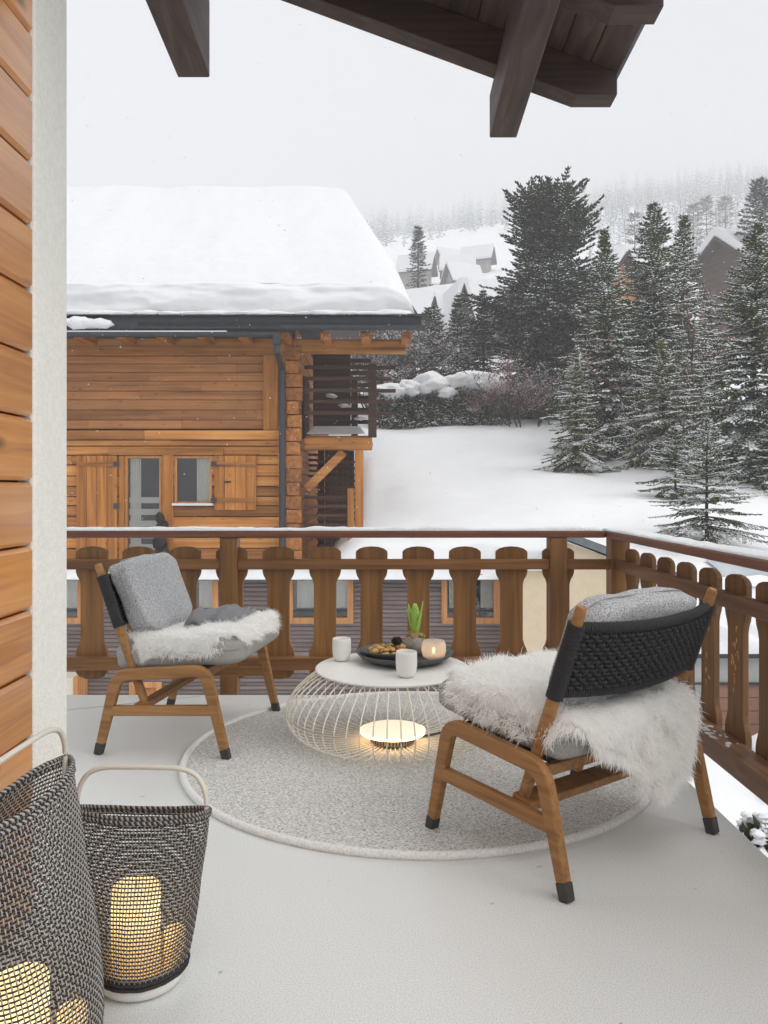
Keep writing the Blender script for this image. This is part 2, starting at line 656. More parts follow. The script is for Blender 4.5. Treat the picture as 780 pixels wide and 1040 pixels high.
# the cloud is brighter round the hidden sun, and the left of the view a little lighter than the right
dt = nt.nodes.new('ShaderNodeVectorMath')
dt.operation = 'DOT_PRODUCT'
dt.inputs[1].default_value = (math.sin(SUN_AZ) * math.cos(SUN_EL), math.cos(SUN_AZ) * math.cos(SUN_EL), math.sin(SUN_EL))
nt.links.new(tc.outputs['Generated'], dt.inputs[0])
mr_ = nt.nodes.new('ShaderNodeMapRange')
mr_.inputs['From Min'].default_value = .42
mr_.inputs['From Max'].default_value = 1
mr_.inputs['To Min'].default_value = 1
mr_.inputs['To Max'].default_value = 2.3
nt.links.new(dt.outputs['Value'], mr_.inputs['Value'])
sc_ = nt.nodes.new('ShaderNodeVectorMath')
sc_.operation = 'SCALE'
sc_.inputs[3].default_value = 5.75
nt.links.new(cr.outputs[0], sc_.inputs[0])
sc2 = nt.nodes.new('ShaderNodeVectorMath')
sc2.operation = 'SCALE'
nt.links.new(sc_.outputs[0], sc2.inputs[0])
mr2 = nt.nodes.new('ShaderNodeMapRange')
mr2.inputs['From Min'].default_value = -.35
mr2.inputs['From Max'].default_value = .40
mr2.inputs['To Min'].default_value = 1.05
mr2.inputs['To Max'].default_value = .86
nt.links.new(spx.outputs[0], mr2.inputs['Value'])
mm_ = nt.nodes.new('ShaderNodeMath')
mm_.operation = 'MULTIPLY'
nt.links.new(mr_.outputs[0], mm_.inputs[0])
nt.links.new(mr2.outputs[0], mm_.inputs[1])
nt.links.new(mm_.outputs[0], sc2.inputs[3])
nt.links.new(sc2.outputs[0], mixw.inputs[7])
nt.links.new(mixw.outputs[2], bg.inputs['Color'])
bg.inputs['Strength'].default_value = .148

sl = bpy.data.lights.new('sun', 'SUN')
sl.energy = .55
sl.angle = math.radians(35)
sl.color = (1, .975, .94)
so = bpy.data.objects.new('sun', sl)
C.objects.link(so)
dirv = Vector((math.sin(SUN_AZ) * math.cos(SUN_EL), math.cos(SUN_AZ) * math.cos(SUN_EL), math.sin(SUN_EL)))
so.rotation_euler = dirv.to_track_quat('Z', 'Y').to_euler()
so.location = (8, -8, 12)

scene.view_settings.view_transform = 'Standard'
scene.view_settings.look = 'None'
scene.view_settings.exposure = 0.11
scene.view_settings.gamma = 1
scene.render.engine = 'CYCLES'
scene.cycles.use_denoising = True
scene.cycles.max_bounces = 16
scene.cycles.diffuse_bounces = 12
scene.cycles.transparent_max_bounces = 16
scene.cycles.volume_bounces = 3
scene.cycles.sample_clamp_indirect = 6

# ------------------------------------------------------------------ terrain
GY = [13, 16, 24, 35, 45, 60, 100, 150, 360, 640]
GZ = [-.25, .35, 1.9, 4.1, 6.5, 10.5, 22, 37, 114, 204]


def sstep(a, b, x):
    t = min(1, max(0, (x - a) / (b - a)))
    return t * t * (3 - 2 * t)


def terrain(X, Y):
    ye = 14.4 - 2.0 * sstep(1.5, 4.0, X)
    up = float(np.interp(Y, GY, GZ))
    lo = -2.7 - .5 * (1 - sstep(1.0, 3.5, X))
    b = sstep(ye - .2, ye + .7, Y)
    hollow = (1 - sstep(-1.9, -.3, X)) * (1 - sstep(20, 30, Y))
    up = up * (1 - hollow) - .85 * hollow
    up += .12 * X * sstep(40, 110, Y)
    up += .34 * fbm(X * .13, Y * .13, 3) * sstep(13, 20, Y) + 3.0 * fbm(X * .012, Y * .012, 7) * sstep(70, 200, Y)
    up += .05 * fbm(X * .7, Y * .7, 1)
    lo += .05 * fbm(X * .8, Y * .8, 5) + .22 * sstep(9.6, 10.6, Y) * sstep(3.4, 4.4, X) * (1 - sstep(4.6, 5.2, X))
    return lo * (1 - b) + up * b


def build_terrain():
    ys = list(np.arange(-12, 12, .8)) + list(np.arange(12, 20, .25)) + list(np.arange(20, 46, .6))
    y = 46.
    while y < 630:
        ys.append(y)
        y *= 1.03
    ys.append(640)
    us = np.linspace(-1, 1, 181)
    vs, fs = [], []
    for y in ys:
        wdt = 30 + max(0, y) * .95
        for u in us:
            x = wdt * (.35 * u + .65 * u ** 3)
            vs.append((x, y, terrain(x, y)))
    n = len(us)
    for i in range(len(ys) - 1):
        for k in range(n - 1):
            fs.append((i * n + k, i * n + k + 1, (i + 1) * n + k + 1, (i + 1) * n + k))
    o = place('snow_ground', vs, fs, M['snow_far'], None, None, True)
    tag(o, None, None, None, 'structure')


build_terrain()

# grey strip lying on the snow behind the garage
vs, fs = [], []
for i in range(30):
    x = 5.6 + i * .8
    for y in (12.95, 13.25, 13.55, 13.85):
        vs.append((x, y + .25 * sstep(5.6, 7.6, x) * 0 + .02 * (i % 3), terrain(x, y) + .03))
for i in range(29):
    for k in range(3):
        a = i * 4 + k
        fs.append((a, a + 4, a + 5, a + 1))
tag(place('grey_strip', vs, fs, plain('strip_grey', lin((176, 180, 186)), .8, .3, .2, 2, .3, 8), None, None, True), None, None, None, 'structure')

# ------------------------------------------------------------------ terrace floor
mb = MB().box(-4.2, 1.26, -2.0, 4.66, -.22, 0)
tag(mb.build('terrace_floor', M['floor'], bevel=.006), None, None, None, 'structure')
mb = MB()
a, b = at(62, 729.5, 4.181), at(134, 712.5, 4.51)
mb.bar((a[0] - .8, 3.99, .0006), (-1.05, 4.63, .0006), .004, .0012)
tag(mb.build('floor_joint', M['lamp_body']), None, None, None, 'structure')

# ------------------------------------------------------------------ railings


def baluster_poly(c):
    zt = .853
    h1, h2 = .0965, .068
    right = [(h1 * .98, .092), (h1, .205), (h1 * .93, .232), (h2 + .008, .262), (h2, .290), (h2, .625), (h2 + .008, .652), (h1 * .93, .676), (h1, .700), (h1, .818)]
    top = [(h1 * math.cos(t) * .985, .818 + .035 * math.sin(t)) for t in np.linspace(.25, PI - .25, 7)]
    left = [(-x, z) for x, z in right[::-1]]
    bot = [(-h1 * math.cos(t) * .985, .092 - .048 * math.sin(t)) for t in np.linspace(.2, PI - .2, 7)]
    return [(c + x, z) for x, z in right + top + left + bot]


fr = thing('balcony_railing', 'brown wooden balcony railing along the front edge of the terrace, behind the table', 'railing', (0, 4.85, 0))
MB().box(-4.2, 1.342, 4.78, 4.93, .909, .951).build('handrail', M['rail_top'], fr, bevel=.008)
segs = [(-4.2, -2.955), (-2.85, -.975), (-.869, 1.0075), (1.1125, 1.376)]
for x0, x1 in segs:
    MB().box(x0, x1, 4.798, 4.84, .717, .779).build('upper_rail', M['rail_x'], fr, bevel=.004)
    MB().box(x0, x1, 4.788, 4.84, .112, .19).build('lower_rail', M['rail_x'], fr, bevel=.004)
for x in (-2.9025, -.922, 1.06):
    MB().box(x - .0525, x + .0525, 4.785, 4.895, -.35, .907).build('post', M['rail_up'], fr, bevel=.005)
MB().box(1.377, 1.49, 4.79, 4.905, -.35, .907).build('post', M['rail_up'], fr, bevel=.005)
bx = [-1.764 + .2835 * i for i in range(-8, 11)]
for x in bx:
    if x + .1 > 1.376:
        continue
    MB().prism(baluster_poly(x), 1, 4.8425, 4.870).build('baluster', M['rail_up'], fr, bevel=.003)


def snow_strip(name, parent, along, a, b, c0, c1, z, hmax, seed, step=.03, m='snow_fine'):
    vs, fs = [], []
    n = int((b - a) / step)
    prof = [(0, 0.), (.02, .6), (.12, .95), (.5, 1.), (.88, .9), (.98, .55), (1., 0)]
    for i in range(n + 1):
        t = a + (b - a) * i / n
        hh = hmax * (.75 + .5 * fbm(t * 2.1, seed, 0)) + hmax * .25 * fbm(t * 9, seed, 4)
        e = .006 * fbm(t * 7, seed, 9)
        if i in (0, n):
            hh *= .1
        for s_, h_ in prof:
            c = c0 + (c1 - c0) * s_ + (e if s_ < .5 else -e)
            p = (t, c) if along == 0 else (c, t)
            vs.append((p[0], p[1], z + max(.002, hh) * h_ + (.003 * fbm(t * 20, c * 20, 2) if 0 < h_ else 0)))
    k = len(prof)
    for i in range(n):
        for j in range(k - 1):
            f = (i * k + j, (i + 1) * k + j, (i + 1) * k + j + 1, i * k + j + 1)
            fs.append(f if along == 0 else f[::-1])
    return place(name, vs, fs, M[m], parent, None, True)


snow_strip('snow', fr, 0, -4.2, 1.33, 4.784, 4.926, .952, .024, 1)

sr = thing('balcony_railing', 'brown wooden railing on the right of the terrace with chipped balusters and frosted lower ledge', 'railing', (1.45, 3.0, 0))
MB().box(1.345, 1.50, .6, 4.93, .909, .951).build('handrail', wood('side_handrail_wood', lin((84, 50, 38)), lin((112, 72, 58)), lin((132, 90, 74)), 1, .45, .2, .2, 1., .3), sr, bevel=.008)
MB().box(1.398, 1.44, .6, 4.787, .717, .779).build('upper_rail', M['rail_y'], sr, bevel=.004)
MB().box(1.337, 1.44, .6, 4.78, .102, .188).build('lower_rail', M['rail_y'], sr, bevel=.005)
for i in range(14):
    y = 4.64 - .2755 * i
    if abs(y - 1.9) < .12:
        continue
    MB().prism([(p[0], p[1] - .02) if p[1] < .1 else p for p in baluster_poly(y)], 0, 1.4425, 1.470).build('baluster', M['rail_up'], sr, bevel=.003)
MB().box(1.377, 1.49, 1.845, 1.955, -.35, .907).build('post', M['rail_up'], sr, bevel=.005)
snow_strip('snow', sr, 1, .6, 4.925, 1.352, 1.496, .952, .015, 5, .03)
# patchy frost on the ledge of the lower rail
nb = NB()
rg = np.random.default_rng(4)
mb = MB()
for k in range(420):
    y = rg.uniform(.8, 4.75)
    if fbm(y * 2.2, 3, 1) < -.12:
        continue
    x = 1.345 + abs(rg.normal(0, .03))
    if x > 1.435:
        continue
    s_ = rg.uniform(.003, .012)
    blob(mb, (x, y, .1885), (s_, s_ * 1.7, .004), k, .4, 6, 4)
mb.build('frost', plain('dirty_frost', lin((188, 186, 184)), .8, .2, .3, 60), sr, smooth=True)['kind'] = 'stuff'
mb = MB()
for k in range(26):
    y = (3.262, 3.53, 3.262)[k % 3] + rg.normal(0, .022)
    z = rg.uniform(.34, .64)
    blob(mb, (1.4425, y, z), (.0016, rg.uniform(.003, .007), rg.uniform(.005, .016)), k, .6, 7, 5)
mb.build('paint_chips', plain('bare_wood_chips', lin((190, 150, 96)), .7, .3, .2, 60), sr, smooth=True)['kind'] = 'stuff'

# ------------------------------------------------------------------ own house: wall, pillar, roof
house = thing('house', 'house wall of orange boards with pale plaster pillar and dark timber eaves over the terrace', 'house', (-.98, 1.2, 0))
mb = MB()
z0 = 1.2247
k = -7
while True:
    zb = z0 + k * .1795
    if zb > 3.75:
        break
    lo, hi = max(zb, .012), zb + .1735
    if hi > .03:
        c = .011
        mb.prism([(-1.02, lo), (-.98 - c, lo), (-.98, lo + c), (-.98, hi - c), (-.98 - c, hi), (-1.02, hi)], 1, .25, 2.234)
    k += 1
mb.build('wood_cladding', M['clad'], house)
MB().box(-1.16, -1.021, .25, 2.234, 0, 3.7).build('wall_core', M['old'], house)
mb = MB()
mb.box(-1.25, -.974, 2.237, 2.473, .002, 3.32)
mb.build('plaster_pillar', M['plaster'], house, bevel=.012, seg=3)

KY = .065


def soffit(X, Y): return 2.927 + .369 * (.978 - X) - KY * (Y - 3.3)


def sheared(mb, poly, y0, y1):
    """prism along Y that also falls with the roof towards the valley"""
    n = len(poly)
    st = len(mb.v)
    mb.prism(poly, 1, y0, y1)
    for i in range(st, len(mb.v)):
        p = mb.v[i]
        mb.v[i] = (p[0], p[1], p[2] - KY * (p[1] - 3.3))


roof = thing('eaves', 'x', 'x')
bpy.data.objects.remove(roof)
mb = MB()
nb_ = 20
bw = 2.33 / nb_
for i in range(nb_):
    x1 = .978 - i * bw
    x0 = x1 - bw + .004
    zt = lambda x: 2.927 + .369 * (.978 - x)
    sheared(mb, [(x0, zt(x0)), (x1, zt(x1)), (x1, zt(x1) + .022), (x0, zt(x0) + .022)], 1.58, 3.41)
roofo = mb.build('roof', M['roof_y'], house, bevel=.003)
mb = MB()
sheared(mb, [(-1.36, zt(-1.36) + .026), (1.0, zt(1.0) + .026), (1.0, zt(1.0) + .09), (-1.36, zt(-1.36) + .09)], 1.55, 3.43)
mb.build('roof_deck', M['slate'], roofo, bevel=.004)
for y0, y1 in ((3.30, 3.40), (2.755, 2.855), (2.21, 2.31), (1.665, 1.765)):
    mb = MB()
    zb = lambda x: 2.833 + .369 * (.806 - x)
    sheared(mb, [(-1.35, zb(-1.35)), (.806, 2.833), (.974, 2.833), (.974, zt(.974) - .002), (-1.35, zt(-1.35) - .002)], y0, y1)
    mb.build('rafter', M['roof_x'], house, bevel=.004)
for x0, x1, ye, zbm, ht in ((-.883, -.745, 3.45, 2.98, .47), (.474, .594, 3.52, 2.75, .19)):
    mb = MB()
    kk = .085
    L = ye - 1.45
    mb.add([(x0, ye, zbm), (x1, ye, zbm), (x1, ye, zbm + ht), (x0, ye, zbm + ht),
            (x0, 1.45, zbm + kk * L), (x1, 1.45, zbm + kk * L), (x1, 1.45, zbm + ht + kk * L), (x0, 1.45, zbm + ht + kk * L)],
           [(3, 2, 1, 0), (4, 5, 6, 7), (0, 1, 5, 4), (1, 2, 6, 5), (2, 3, 7, 6), (3, 0, 4, 7)])
    mb.build('purlin', M['roof_y'], house, bevel=.006)

# ------------------------------------------------------------------ rug
mb = MB()
RC, RR = (.153, 3.615), 1.045
mb.lathe([(0, .001), (RR - .012, .001), (RR - .012, .011), (RR - .05, .0125), (0, .0125)], 96, (RC[0], RC[1], 0))
rug = tag(mb.build('round_rug', M['rug'], None, (RC[0], RC[1], 0), smooth=False), 'round woven grey rug with pale piped edge under the wire table', 'rug')
pts = [(RC[0] + (RR - .018) * math.cos(a) * (1 + .0015 * math.sin(5 * a)), RC[1] + (RR - .018) * math.sin(a) * (1 + .0015 * math.sin(7 * a)), .0115) for a in np.linspace(0, 2 * PI, 160, endpoint=False)]
MB().tube(pts, .0155, 8, True).build('piping', M['rug_edge'], rug, smooth=True)


# ------------------------------------------------------------------ lounge chairs
def superq(c, sz, e1, e2, nu=56, nv=28, R=None, puff=0., seed=0, namp=.006):
    vs, fs = [], []
    def pw(x, e): return math.copysign(abs(x) ** e, x)
    for i in range(nv + 1):
        p = -PI / 2 + PI * i / nv
        for k in range(nu):
            a = 2 * PI * k / nu
            x = pw(math.cos(p), e1) * pw(math.cos(a), e2)
            y = pw(math.cos(p), e1) * pw(math.sin(a), e2)
            z = pw(math.sin(p), e1)
            z *= 1 + puff * (1 - x * x) * (1 - y * y)
            v = Vector((x * sz[0], y * sz[1], z * sz[2]))
            v += Vector((x, y, z)) * namp * fbm(v.x * 6 + seed, v.y * 6, v.z * 6)
            if R is not None:
                v = R @ v
            vs.append((c[0] + v.x, c[1] + v.y, c[2] + v.z))
    for i in range(nv):
        for k in range(nu):
            fs.append((i * nu + k, i * nu + (k + 1) % nu, (i + 1) * nu + (k + 1) % nu, (i + 1) * nu + k))
    return vs, fs


def rounded_path(pts, rad, n=7):
    out = [Vector(pts[0])]
    for a, b, c in zip(pts, pts[1:], pts[2:]):
        a, b, c = Vector(a), Vector(b), Vector(c)
        p, q = b + (a - b).normalized() * rad, b + (c - b).normalized() * rad
        for i in range(n + 1):
            t = i / n
            out.append(p * (1 - t) ** 2 + b * 2 * t * (1 - t) + q * t * t)
    out.append(Vector(pts[-1]))
    return out


def flat_sweep(mb, path, widths, y0, y1):
    """strip of given width along a path in the xz plane, extruded in y"""
    n = len(path)
    L, R_ = [], []
    for i, p in enumerate(path):
        t = (path[min(i + 1, n - 1)] - path[max(i - 1, 0)]).normalized()
        nn = Vector((-t.y, t.x))
        L.append(p + nn * widths[i] / 2)
        R_.append(p - nn * widths[i] / 2)
    vs = []
    for i in range(n):
        vs += [(L[i].x, y0, L[i].y), (R_[i].x, y0, R_[i].y), (R_[i].x, y1, R_[i].y), (L[i].x, y1, L[i].y)]
    fs = [(0, 1, 2, 3), tuple(4 * (n - 1) + i for i in (3, 2, 1, 0))]
    for i in range(n - 1):
        for j in range(4):
            a, b = 4 * i + j, 4 * i + (j + 1) % 4
            fs.append((a, a + 4, b + 4, b))
    mb.add(vs, fs)


PB, PT = Vector((-.10, 0, .235)), Vector((-.328, 0, .858))     # backrest post, foot and head
PD = (PT - PB).normalized()
PNB = Vector((-PD.z, 0, PD.x))                                  # backwards off the backrest


def post_at(z): return PB + PD * ((z - PB.z) / PD.z)


def make_chair(label):
    root = thing('lounge_chair', label, 'lounge chair')
    for sy in (-1, 1):
        y0, y1 = sy * .385 - .017, sy * .385 + .017
        path = rounded_path([(-.292, .05), (-.213, .362), (.205, .397), (.292, .05)], .06)
        path = [Vector((p[0], p[1])) for p in path]
        ws = [.038 + .014 * sstep(.05, .33, p.y) for p in path]
        mb = MB()
        flat_sweep(mb, path, ws, y0, y1)
        s1, s2 = Vector((-.244, .20)), Vector((.248, .222))
        flat_sweep(mb, [s1, (s1 + s2) / 2, s2], [.046] * 3, y0 + .001, y1 - .001)
        fo = mb.build('side_frame', M['teak'], root, bevel=.007, seg=3)
        for sx in (-1, 1):
            mb = MB()
            p0, p1 = Vector((sx * .305, .0)), Vector((sx * .292, .052))
            flat_sweep(mb, [p0, p1], [.035, .039], y0 - .0008, y1 + .0008)
            mb.build('foot_cap', M['black_cap'], fo, bevel=.004)
        # backrest post
        yy = sy * .347
        a, b = PB, PT
        mb = MB().tube([(a + (b - a) * t + Vector((0, yy, 0))) for t in (0, .2, .5, .8, .985, 1)], [.019, .021, .021, .019, .0175, .014], 16)
        po = mb.build('backrest_post', M['teak'], root, smooth=False, bevel=.002)
        # cord sleeve on the post
        pts, rs = [], []
        for i in range(121):
            t = i / 120
            q = post_at(.572 + .232 * t) + Vector((0, yy, 0))
            pts.append(q)
            rs.append(.0255 + .0022 * math.cos(i * PI * .5 * 1.0))
        MB().tube(pts, rs, 14).build('cord_sleeve', M['rope'], po, smooth=True)
    MB().bar((.185, -.368, .372), (.185, .368, .372), .030, .042).build('front_rail', M['teak'], root, bevel=.005)
    MB().bar((-.185, -.368, .340), (-.185, .368, .340), .030, .036).build('rear_rail', M['teak'], root, bevel=.005)
    MB().bar((-.105, -.368, .222), (-.105, .368, .222), .075, .030, (-.2, 0, 1)).build('stretcher', M['teak'], root, bevel=.005)
    mb = MB()
    for y in np.linspace(-.30, .30, 7):
        mb.bar((-.19, y, .362), (.19, y, .396), .05, .008)
    mb.build('seat_slats', M['black_cap'], root)
    # woven rope backrest
    nb = NB()
    half = .335

    def surf(u, z, off=0.):
        bul = .045 * (1 - (u / half) ** 2)
        p = post_at(z)
        return np.array([p.x + PNB.x * (bul + off), u, p.z + PNB.z * (bul + off)])
    zl, zh = .588, .795
    for i in range(74):                                    # upright cords, wrapped round the two edge rolls
        u = -half + 2 * half * (i + .5) / 74
        pts = []
        for t in np.linspace(-PI / 2, PI * .9, 10):         # round the upper roll
            pts.append(surf(u, zh + .013 * math.sin(t), .004 + .014 * math.cos(t)))
        up_ = pts[::-1]
        mid = [surf(u, z, .010 + (.003 if i % 2 else -.003) * math.cos((z - zl) / (zh - zl) * PI * 13)) for z in np.linspace(zh - .018, zl + .018, 40)]
        dn = [surf(u, zl + .013 * math.sin(t), .004 + .014 * math.cos(t)) for t in np.linspace(PI / 2, -PI * .9, 10)]
        P = np.array(up_[:-1] + mid + dn[1:])
        nb.add(*tube_np(P, .0043, 5))
    for r in range(13):                                    # cross cords over and under
        z = zl + .022 + (zh - zl - .044) * r / 12
        us = np.linspace(-half, half, 37 * 4 + 1)
        P = np.array([surf(u, z + .0012 * math.sin(j), .012 + .009 * math.cos(j * PI / 4 + (PI if r % 2 else 0))) for j, u in enumerate(us)])
        nb.add(*tube_np(P, .0052, 6))
    for zc in (zh, zl):
        P = np.array([surf(u, zc, .004) for u in np.linspace(-half - .02, half + .02, 40)])
        nb.add(*tube_np(P, .0125, 8))
    nb.build('rope_backrest', M['rope'], root, smooth=True)
    vs, fs = [], []
    R = Matrix.Rotation(-math.radians(4.5), 3, 'Y')
    v_, f_ = superq((.045, 0, .449), (.305, .352, .066), .42, .2, 72, 30, R, .08, 1)
    sc_o = place('seat_cushion', v_, f_, M['cushion'], root, None, True)
    # piping seam round the seat cushion
    ring = []
    for a in np.linspace(0, 2 * PI, 120, endpoint=False):
        ca, sa = math.cos(a), math.sin(a)
        q = R @ Vector((.307 * math.copysign(abs(ca) ** .2, ca), .354 * math.copysign(abs(sa) ** .2, sa), .012))
        ring.append((.045 + q.x, q.y, .449 + q.z))
    MB().tube(ring, .0022, 5, True).build('seam', M['cushion'], sc_o, smooth=True)
    ang = math.atan2(-PD.x, PD.z)
    R2 = Matrix.Rotation(-ang - math.radians(3), 3, 'Y')
    c = post_at(.672) - PNB * .047
    v_, f_ = superq((c.x, 0, c.z), (.060, .278, .188), .38, .3, 72, 36, R2, 0, 7, .012)
    bc = place('back_cushion', v_, f_, M['boucle'], root, None, True)
    ring = []
    for a in np.linspace(0, 2 * PI, 120, endpoint=False):
        ca, sa = math.cos(a), math.sin(a)
        q = R2 @ Vector((.004, .274 * math.copysign(abs(ca) ** .3, ca), .190 * math.copysign(abs(sa) ** .38, sa)))
        ring.append((c.x + q.x, q.y, c.z + q.z))
    MB().tube(ring, .0025, 5, True).build('seam', M['cushion'], bc, smooth=True)
    return root


chair_r = make_chair('teak lounge chair seen from behind, black rope backrest toward the viewer, by the right railing')
chair_l = copy_tree(chair_r)
chair_l['label'] = 'teak lounge chair near the plaster pillar, facing the table, grey throw on its seat'
CRL, CRA = (.664, 2.797, 0), math.atan2(.80, -.60)
CLL, CLA = (-.925, 3.950, 0), math.atan2(-.156, .988)
chair_r.location, chair_r.rotation_euler = CRL, (0, 0, CRA)
chair_l.location, chair_l.rotation_euler = CLL, (0, 0, CLA)
for o in (chair_r, chair_l):
    o['group'] = 'teak and rope lounge chairs'


# ------------------------------------------------------------------ sheepskins
def seat_top(x, y):
    """height of the seat cushion's top in the chair's own axes"""
    u, v = (x - .045) / .305, y / .352
    e = max(abs(u), abs(v))
    z = .449 + .079 * (x - .045) + .066 * (1 + .08 * (1 - min(1, u * u)) * (1 - min(1, v * v)))
    return z - .055 * max(0, (e - .86) / .14) ** 2 if e < 1 else z - .06


def pelt(name, label, rows, loc, rz, seed, nh, length, outline, comb, z0):
    """rows: function (s,t)->point on the pelt, s,t in 0..1; hairs grow off it"""
    n1, n2 = 44, 44
    P = np.zeros((n1, n2, 3))
    for i in range(n1):
        for j in range(n2):
            P[i, j] = rows(i / (n1 - 1), j / (n2 - 1))
    du, dv = np.gradient(P, axis=0), np.gradient(P, axis=1)
    N = np.cross(dv, du)
    N /= np.linalg.norm(N, axis=2)[:, :, None] + 1e-9
    P2 = P + N * .006
    keep = np.zeros((n1, n2), bool)
    for i in range(n1):
        for j in range(n2):
            keep[i, j] = outline(i / (n1 - 1), j / (n2 - 1))
    fs = []
    for i in range(n1 - 1):
        for j in range(n2 - 1):
            if keep[i, j] and keep[i + 1, j] and keep[i, j + 1] and keep[i + 1, j + 1]:
                fs.append((i * n2 + j, (i + 1) * n2 + j, (i + 1) * n2 + j + 1, i * n2 + j + 1))
    root = place(name, P2.reshape(-1, 3) - np.array([0, 0, 0]), fs, M['fur'], None, (0, 0, 0), True)
    tag(root, label, 'sheepskin')
    m = root.modifiers.new('thick', 'SOLIDIFY')
    m.thickness = .008
    rg = np.random.default_rng(seed)
    st = rg.random((int(nh * 1.7), 2))
    st = np.array([q for q in st if outline(q[0], q[1])])[:nh]
    a = np.clip(st * [n1 - 1, n2 - 1], 0, [n1 - 1.001, n2 - 1.001])
    i0 = a.astype(int)
    f = a - i0
    def smp(A):
        return (A[i0[:, 0], i0[:, 1]] * ((1 - f[:, 0]) * (1 - f[:, 1]))[:, None] + A[i0[:, 0] + 1, i0[:, 1]] * (f[:, 0] * (1 - f[:, 1]))[:, None]
                + A[i0[:, 0], i0[:, 1] + 1] * ((1 - f[:, 0]) * f[:, 1])[:, None] + A[i0[:, 0] + 1, i0[:, 1] + 1] * (f[:, 0] * f[:, 1])[:, None])
    p, nn = smp(P2), smp(N)
    nn /= np.linalg.norm(nn, axis=1)[:, None] + 1e-9
    H = len(p)
    # locks: neighbouring hairs lean the same way
    lean = np.array([[fbm(q[0] * 9, q[1] * 9, q[2] * 9 + seed), fbm(q[0] * 9 + 31, q[1] * 9, q[2] * 9), fbm(q[0] * 9, q[1] * 9 + 57, q[2] * 9)] for q in p])
    cb = np.array([comb(q) for q in p])
    d0 = nn * .62 + lean * 1.15 + cb * .75 + rg.normal(0, .16, (H, 3))
    d0 /= np.linalg.norm(d0, axis=1)[:, None]
    ln = length * rg.uniform(.55, 1.15, H)
    side = np.cross(d0, rg.normal(0, 1, (H, 3)))
    side /= np.linalg.norm(side, axis=1)[:, None]
    pts = [p]
    d = d0.copy()
    for k in range(4):
        d = d + np.array([0, 0, -.22]) + cb * .12 + rg.normal(0, .20, (H, 3)) - nn * np.clip((d * nn).sum(1), 0, 1)[:, None] * .15
        d /= np.linalg.norm(d, axis=1)[:, None]
        pts.append(pts[-1] + d * (ln / 4)[:, None])
    wd = [.0010, .0012, .0010, .0007, .0002]
    V = np.zeros((H, 10, 3))
    for k in range(5):
        V[:, 2 * k] = pts[k] - side * wd[k]
        V[:, 2 * k + 1] = pts[k] + side * wd[k]
    base = (np.arange(H) * 10)[:, None, None]
    q = np.array([[0, 1, 3, 2], [2, 3, 5, 4], [4, 5, 7, 6], [6, 7, 9, 8]])[None]
    place('wool', V.reshape(-1, 3), (base + q).reshape(-1, 4), M['fur'], root, None, True)
    root.location = loc
    root.rotation_euler = (0, 0, rz)
    return root


# right chair: over the seat, under the backrest, hanging behind (y- is the railing side)
def pelt_r(s, t):
    y = -.315 + .672 * t                                       # across
    tot = .60 + hang_r(y)
    l = s * tot                                              # from the front edge backwards
    wob = .012 * fbm(s * 5, t * 5, 2)
    if l < .55:
        x = .335 - l
        z = seat_top(x, y) + .004
        if x > .30:
            z -= .05 * ((x - .30) / .035) ** 2
    else:
        q = l - .55
        r = .07
        if q < r * 1.4:
            a = q / r
            x = -.215 - r * math.sin(a)
            z = seat_top(-.20, y) + .004 - r * (1 - math.cos(a))
        else:
            x = -.215 - r * math.sin(1.4) - .10 * (q - r * 1.4)
            z = seat_top(-.20, y) + .004 - r * (1 - math.cos(1.4)) - (q - r * 1.4)
    if y > .325:
        z -= 1.05 * (y - .325)
        y = min(y, .325 + .5 * (y - .325) + .012)
    return (x - (wob if l > .6 else 0), y, z + wob * .6)


def hang_r(y):
    return float(np.interp(y, [-.32, -.27, -.18, -.05, .04, .12, .22, .30], [.12, .20, .26, .29, .24, .14, .09, .05]))


def out_r(s, t):
    u, v = s * 2 - 1, t * 2 - 1
    return abs(u) ** 5 + abs(v) ** 5 < .98 + .12 * fbm(s * 4, t * 4, 8)


pelt('sheepskin', 'long white sheepskin on the chair by the right railing, hanging down behind the seat',
     pelt_r, CRL, CRA, 11, 52000, .052, out_r, lambda q: (-.2 if q[0] < -.1 else .25, .08, -.35 if q[0] < -.2 else 0), 0)


def pelt_l(s, t):
    y = -.372 + .732 * t
    x = .36 - .60 * s
    wob = .012 * fbm(s * 5, t * 5, 12)
    xx, yy = min(x, .335), max(-.345, min(.345, y))
    z = seat_top(xx, yy) + .004 + wob
    if x > .30:
        z -= .9 * (x - .30) ** 1.2
    if abs(y) > .325:
        z -= 1.0 * (abs(y) - .325)
        y = math.copysign(.325 + .45 * (abs(y) - .325) + .008, y)
    return (x, y, z)


def out_l(s, t):
    u, v = s * 2 - 1, t * 2 - 1
    return abs(u) ** 4 + abs(v) ** 4 < .95 + .15 * fbm(s * 4, t * 4, 18)


pelt('sheepskin', 'fluffy white sheepskin lying on the seat of the left chair under the grey throw',
     pelt_l, CLL, CLA, 23, 40000, .046, out_l, lambda q: (.25, -.25, 0), 0)

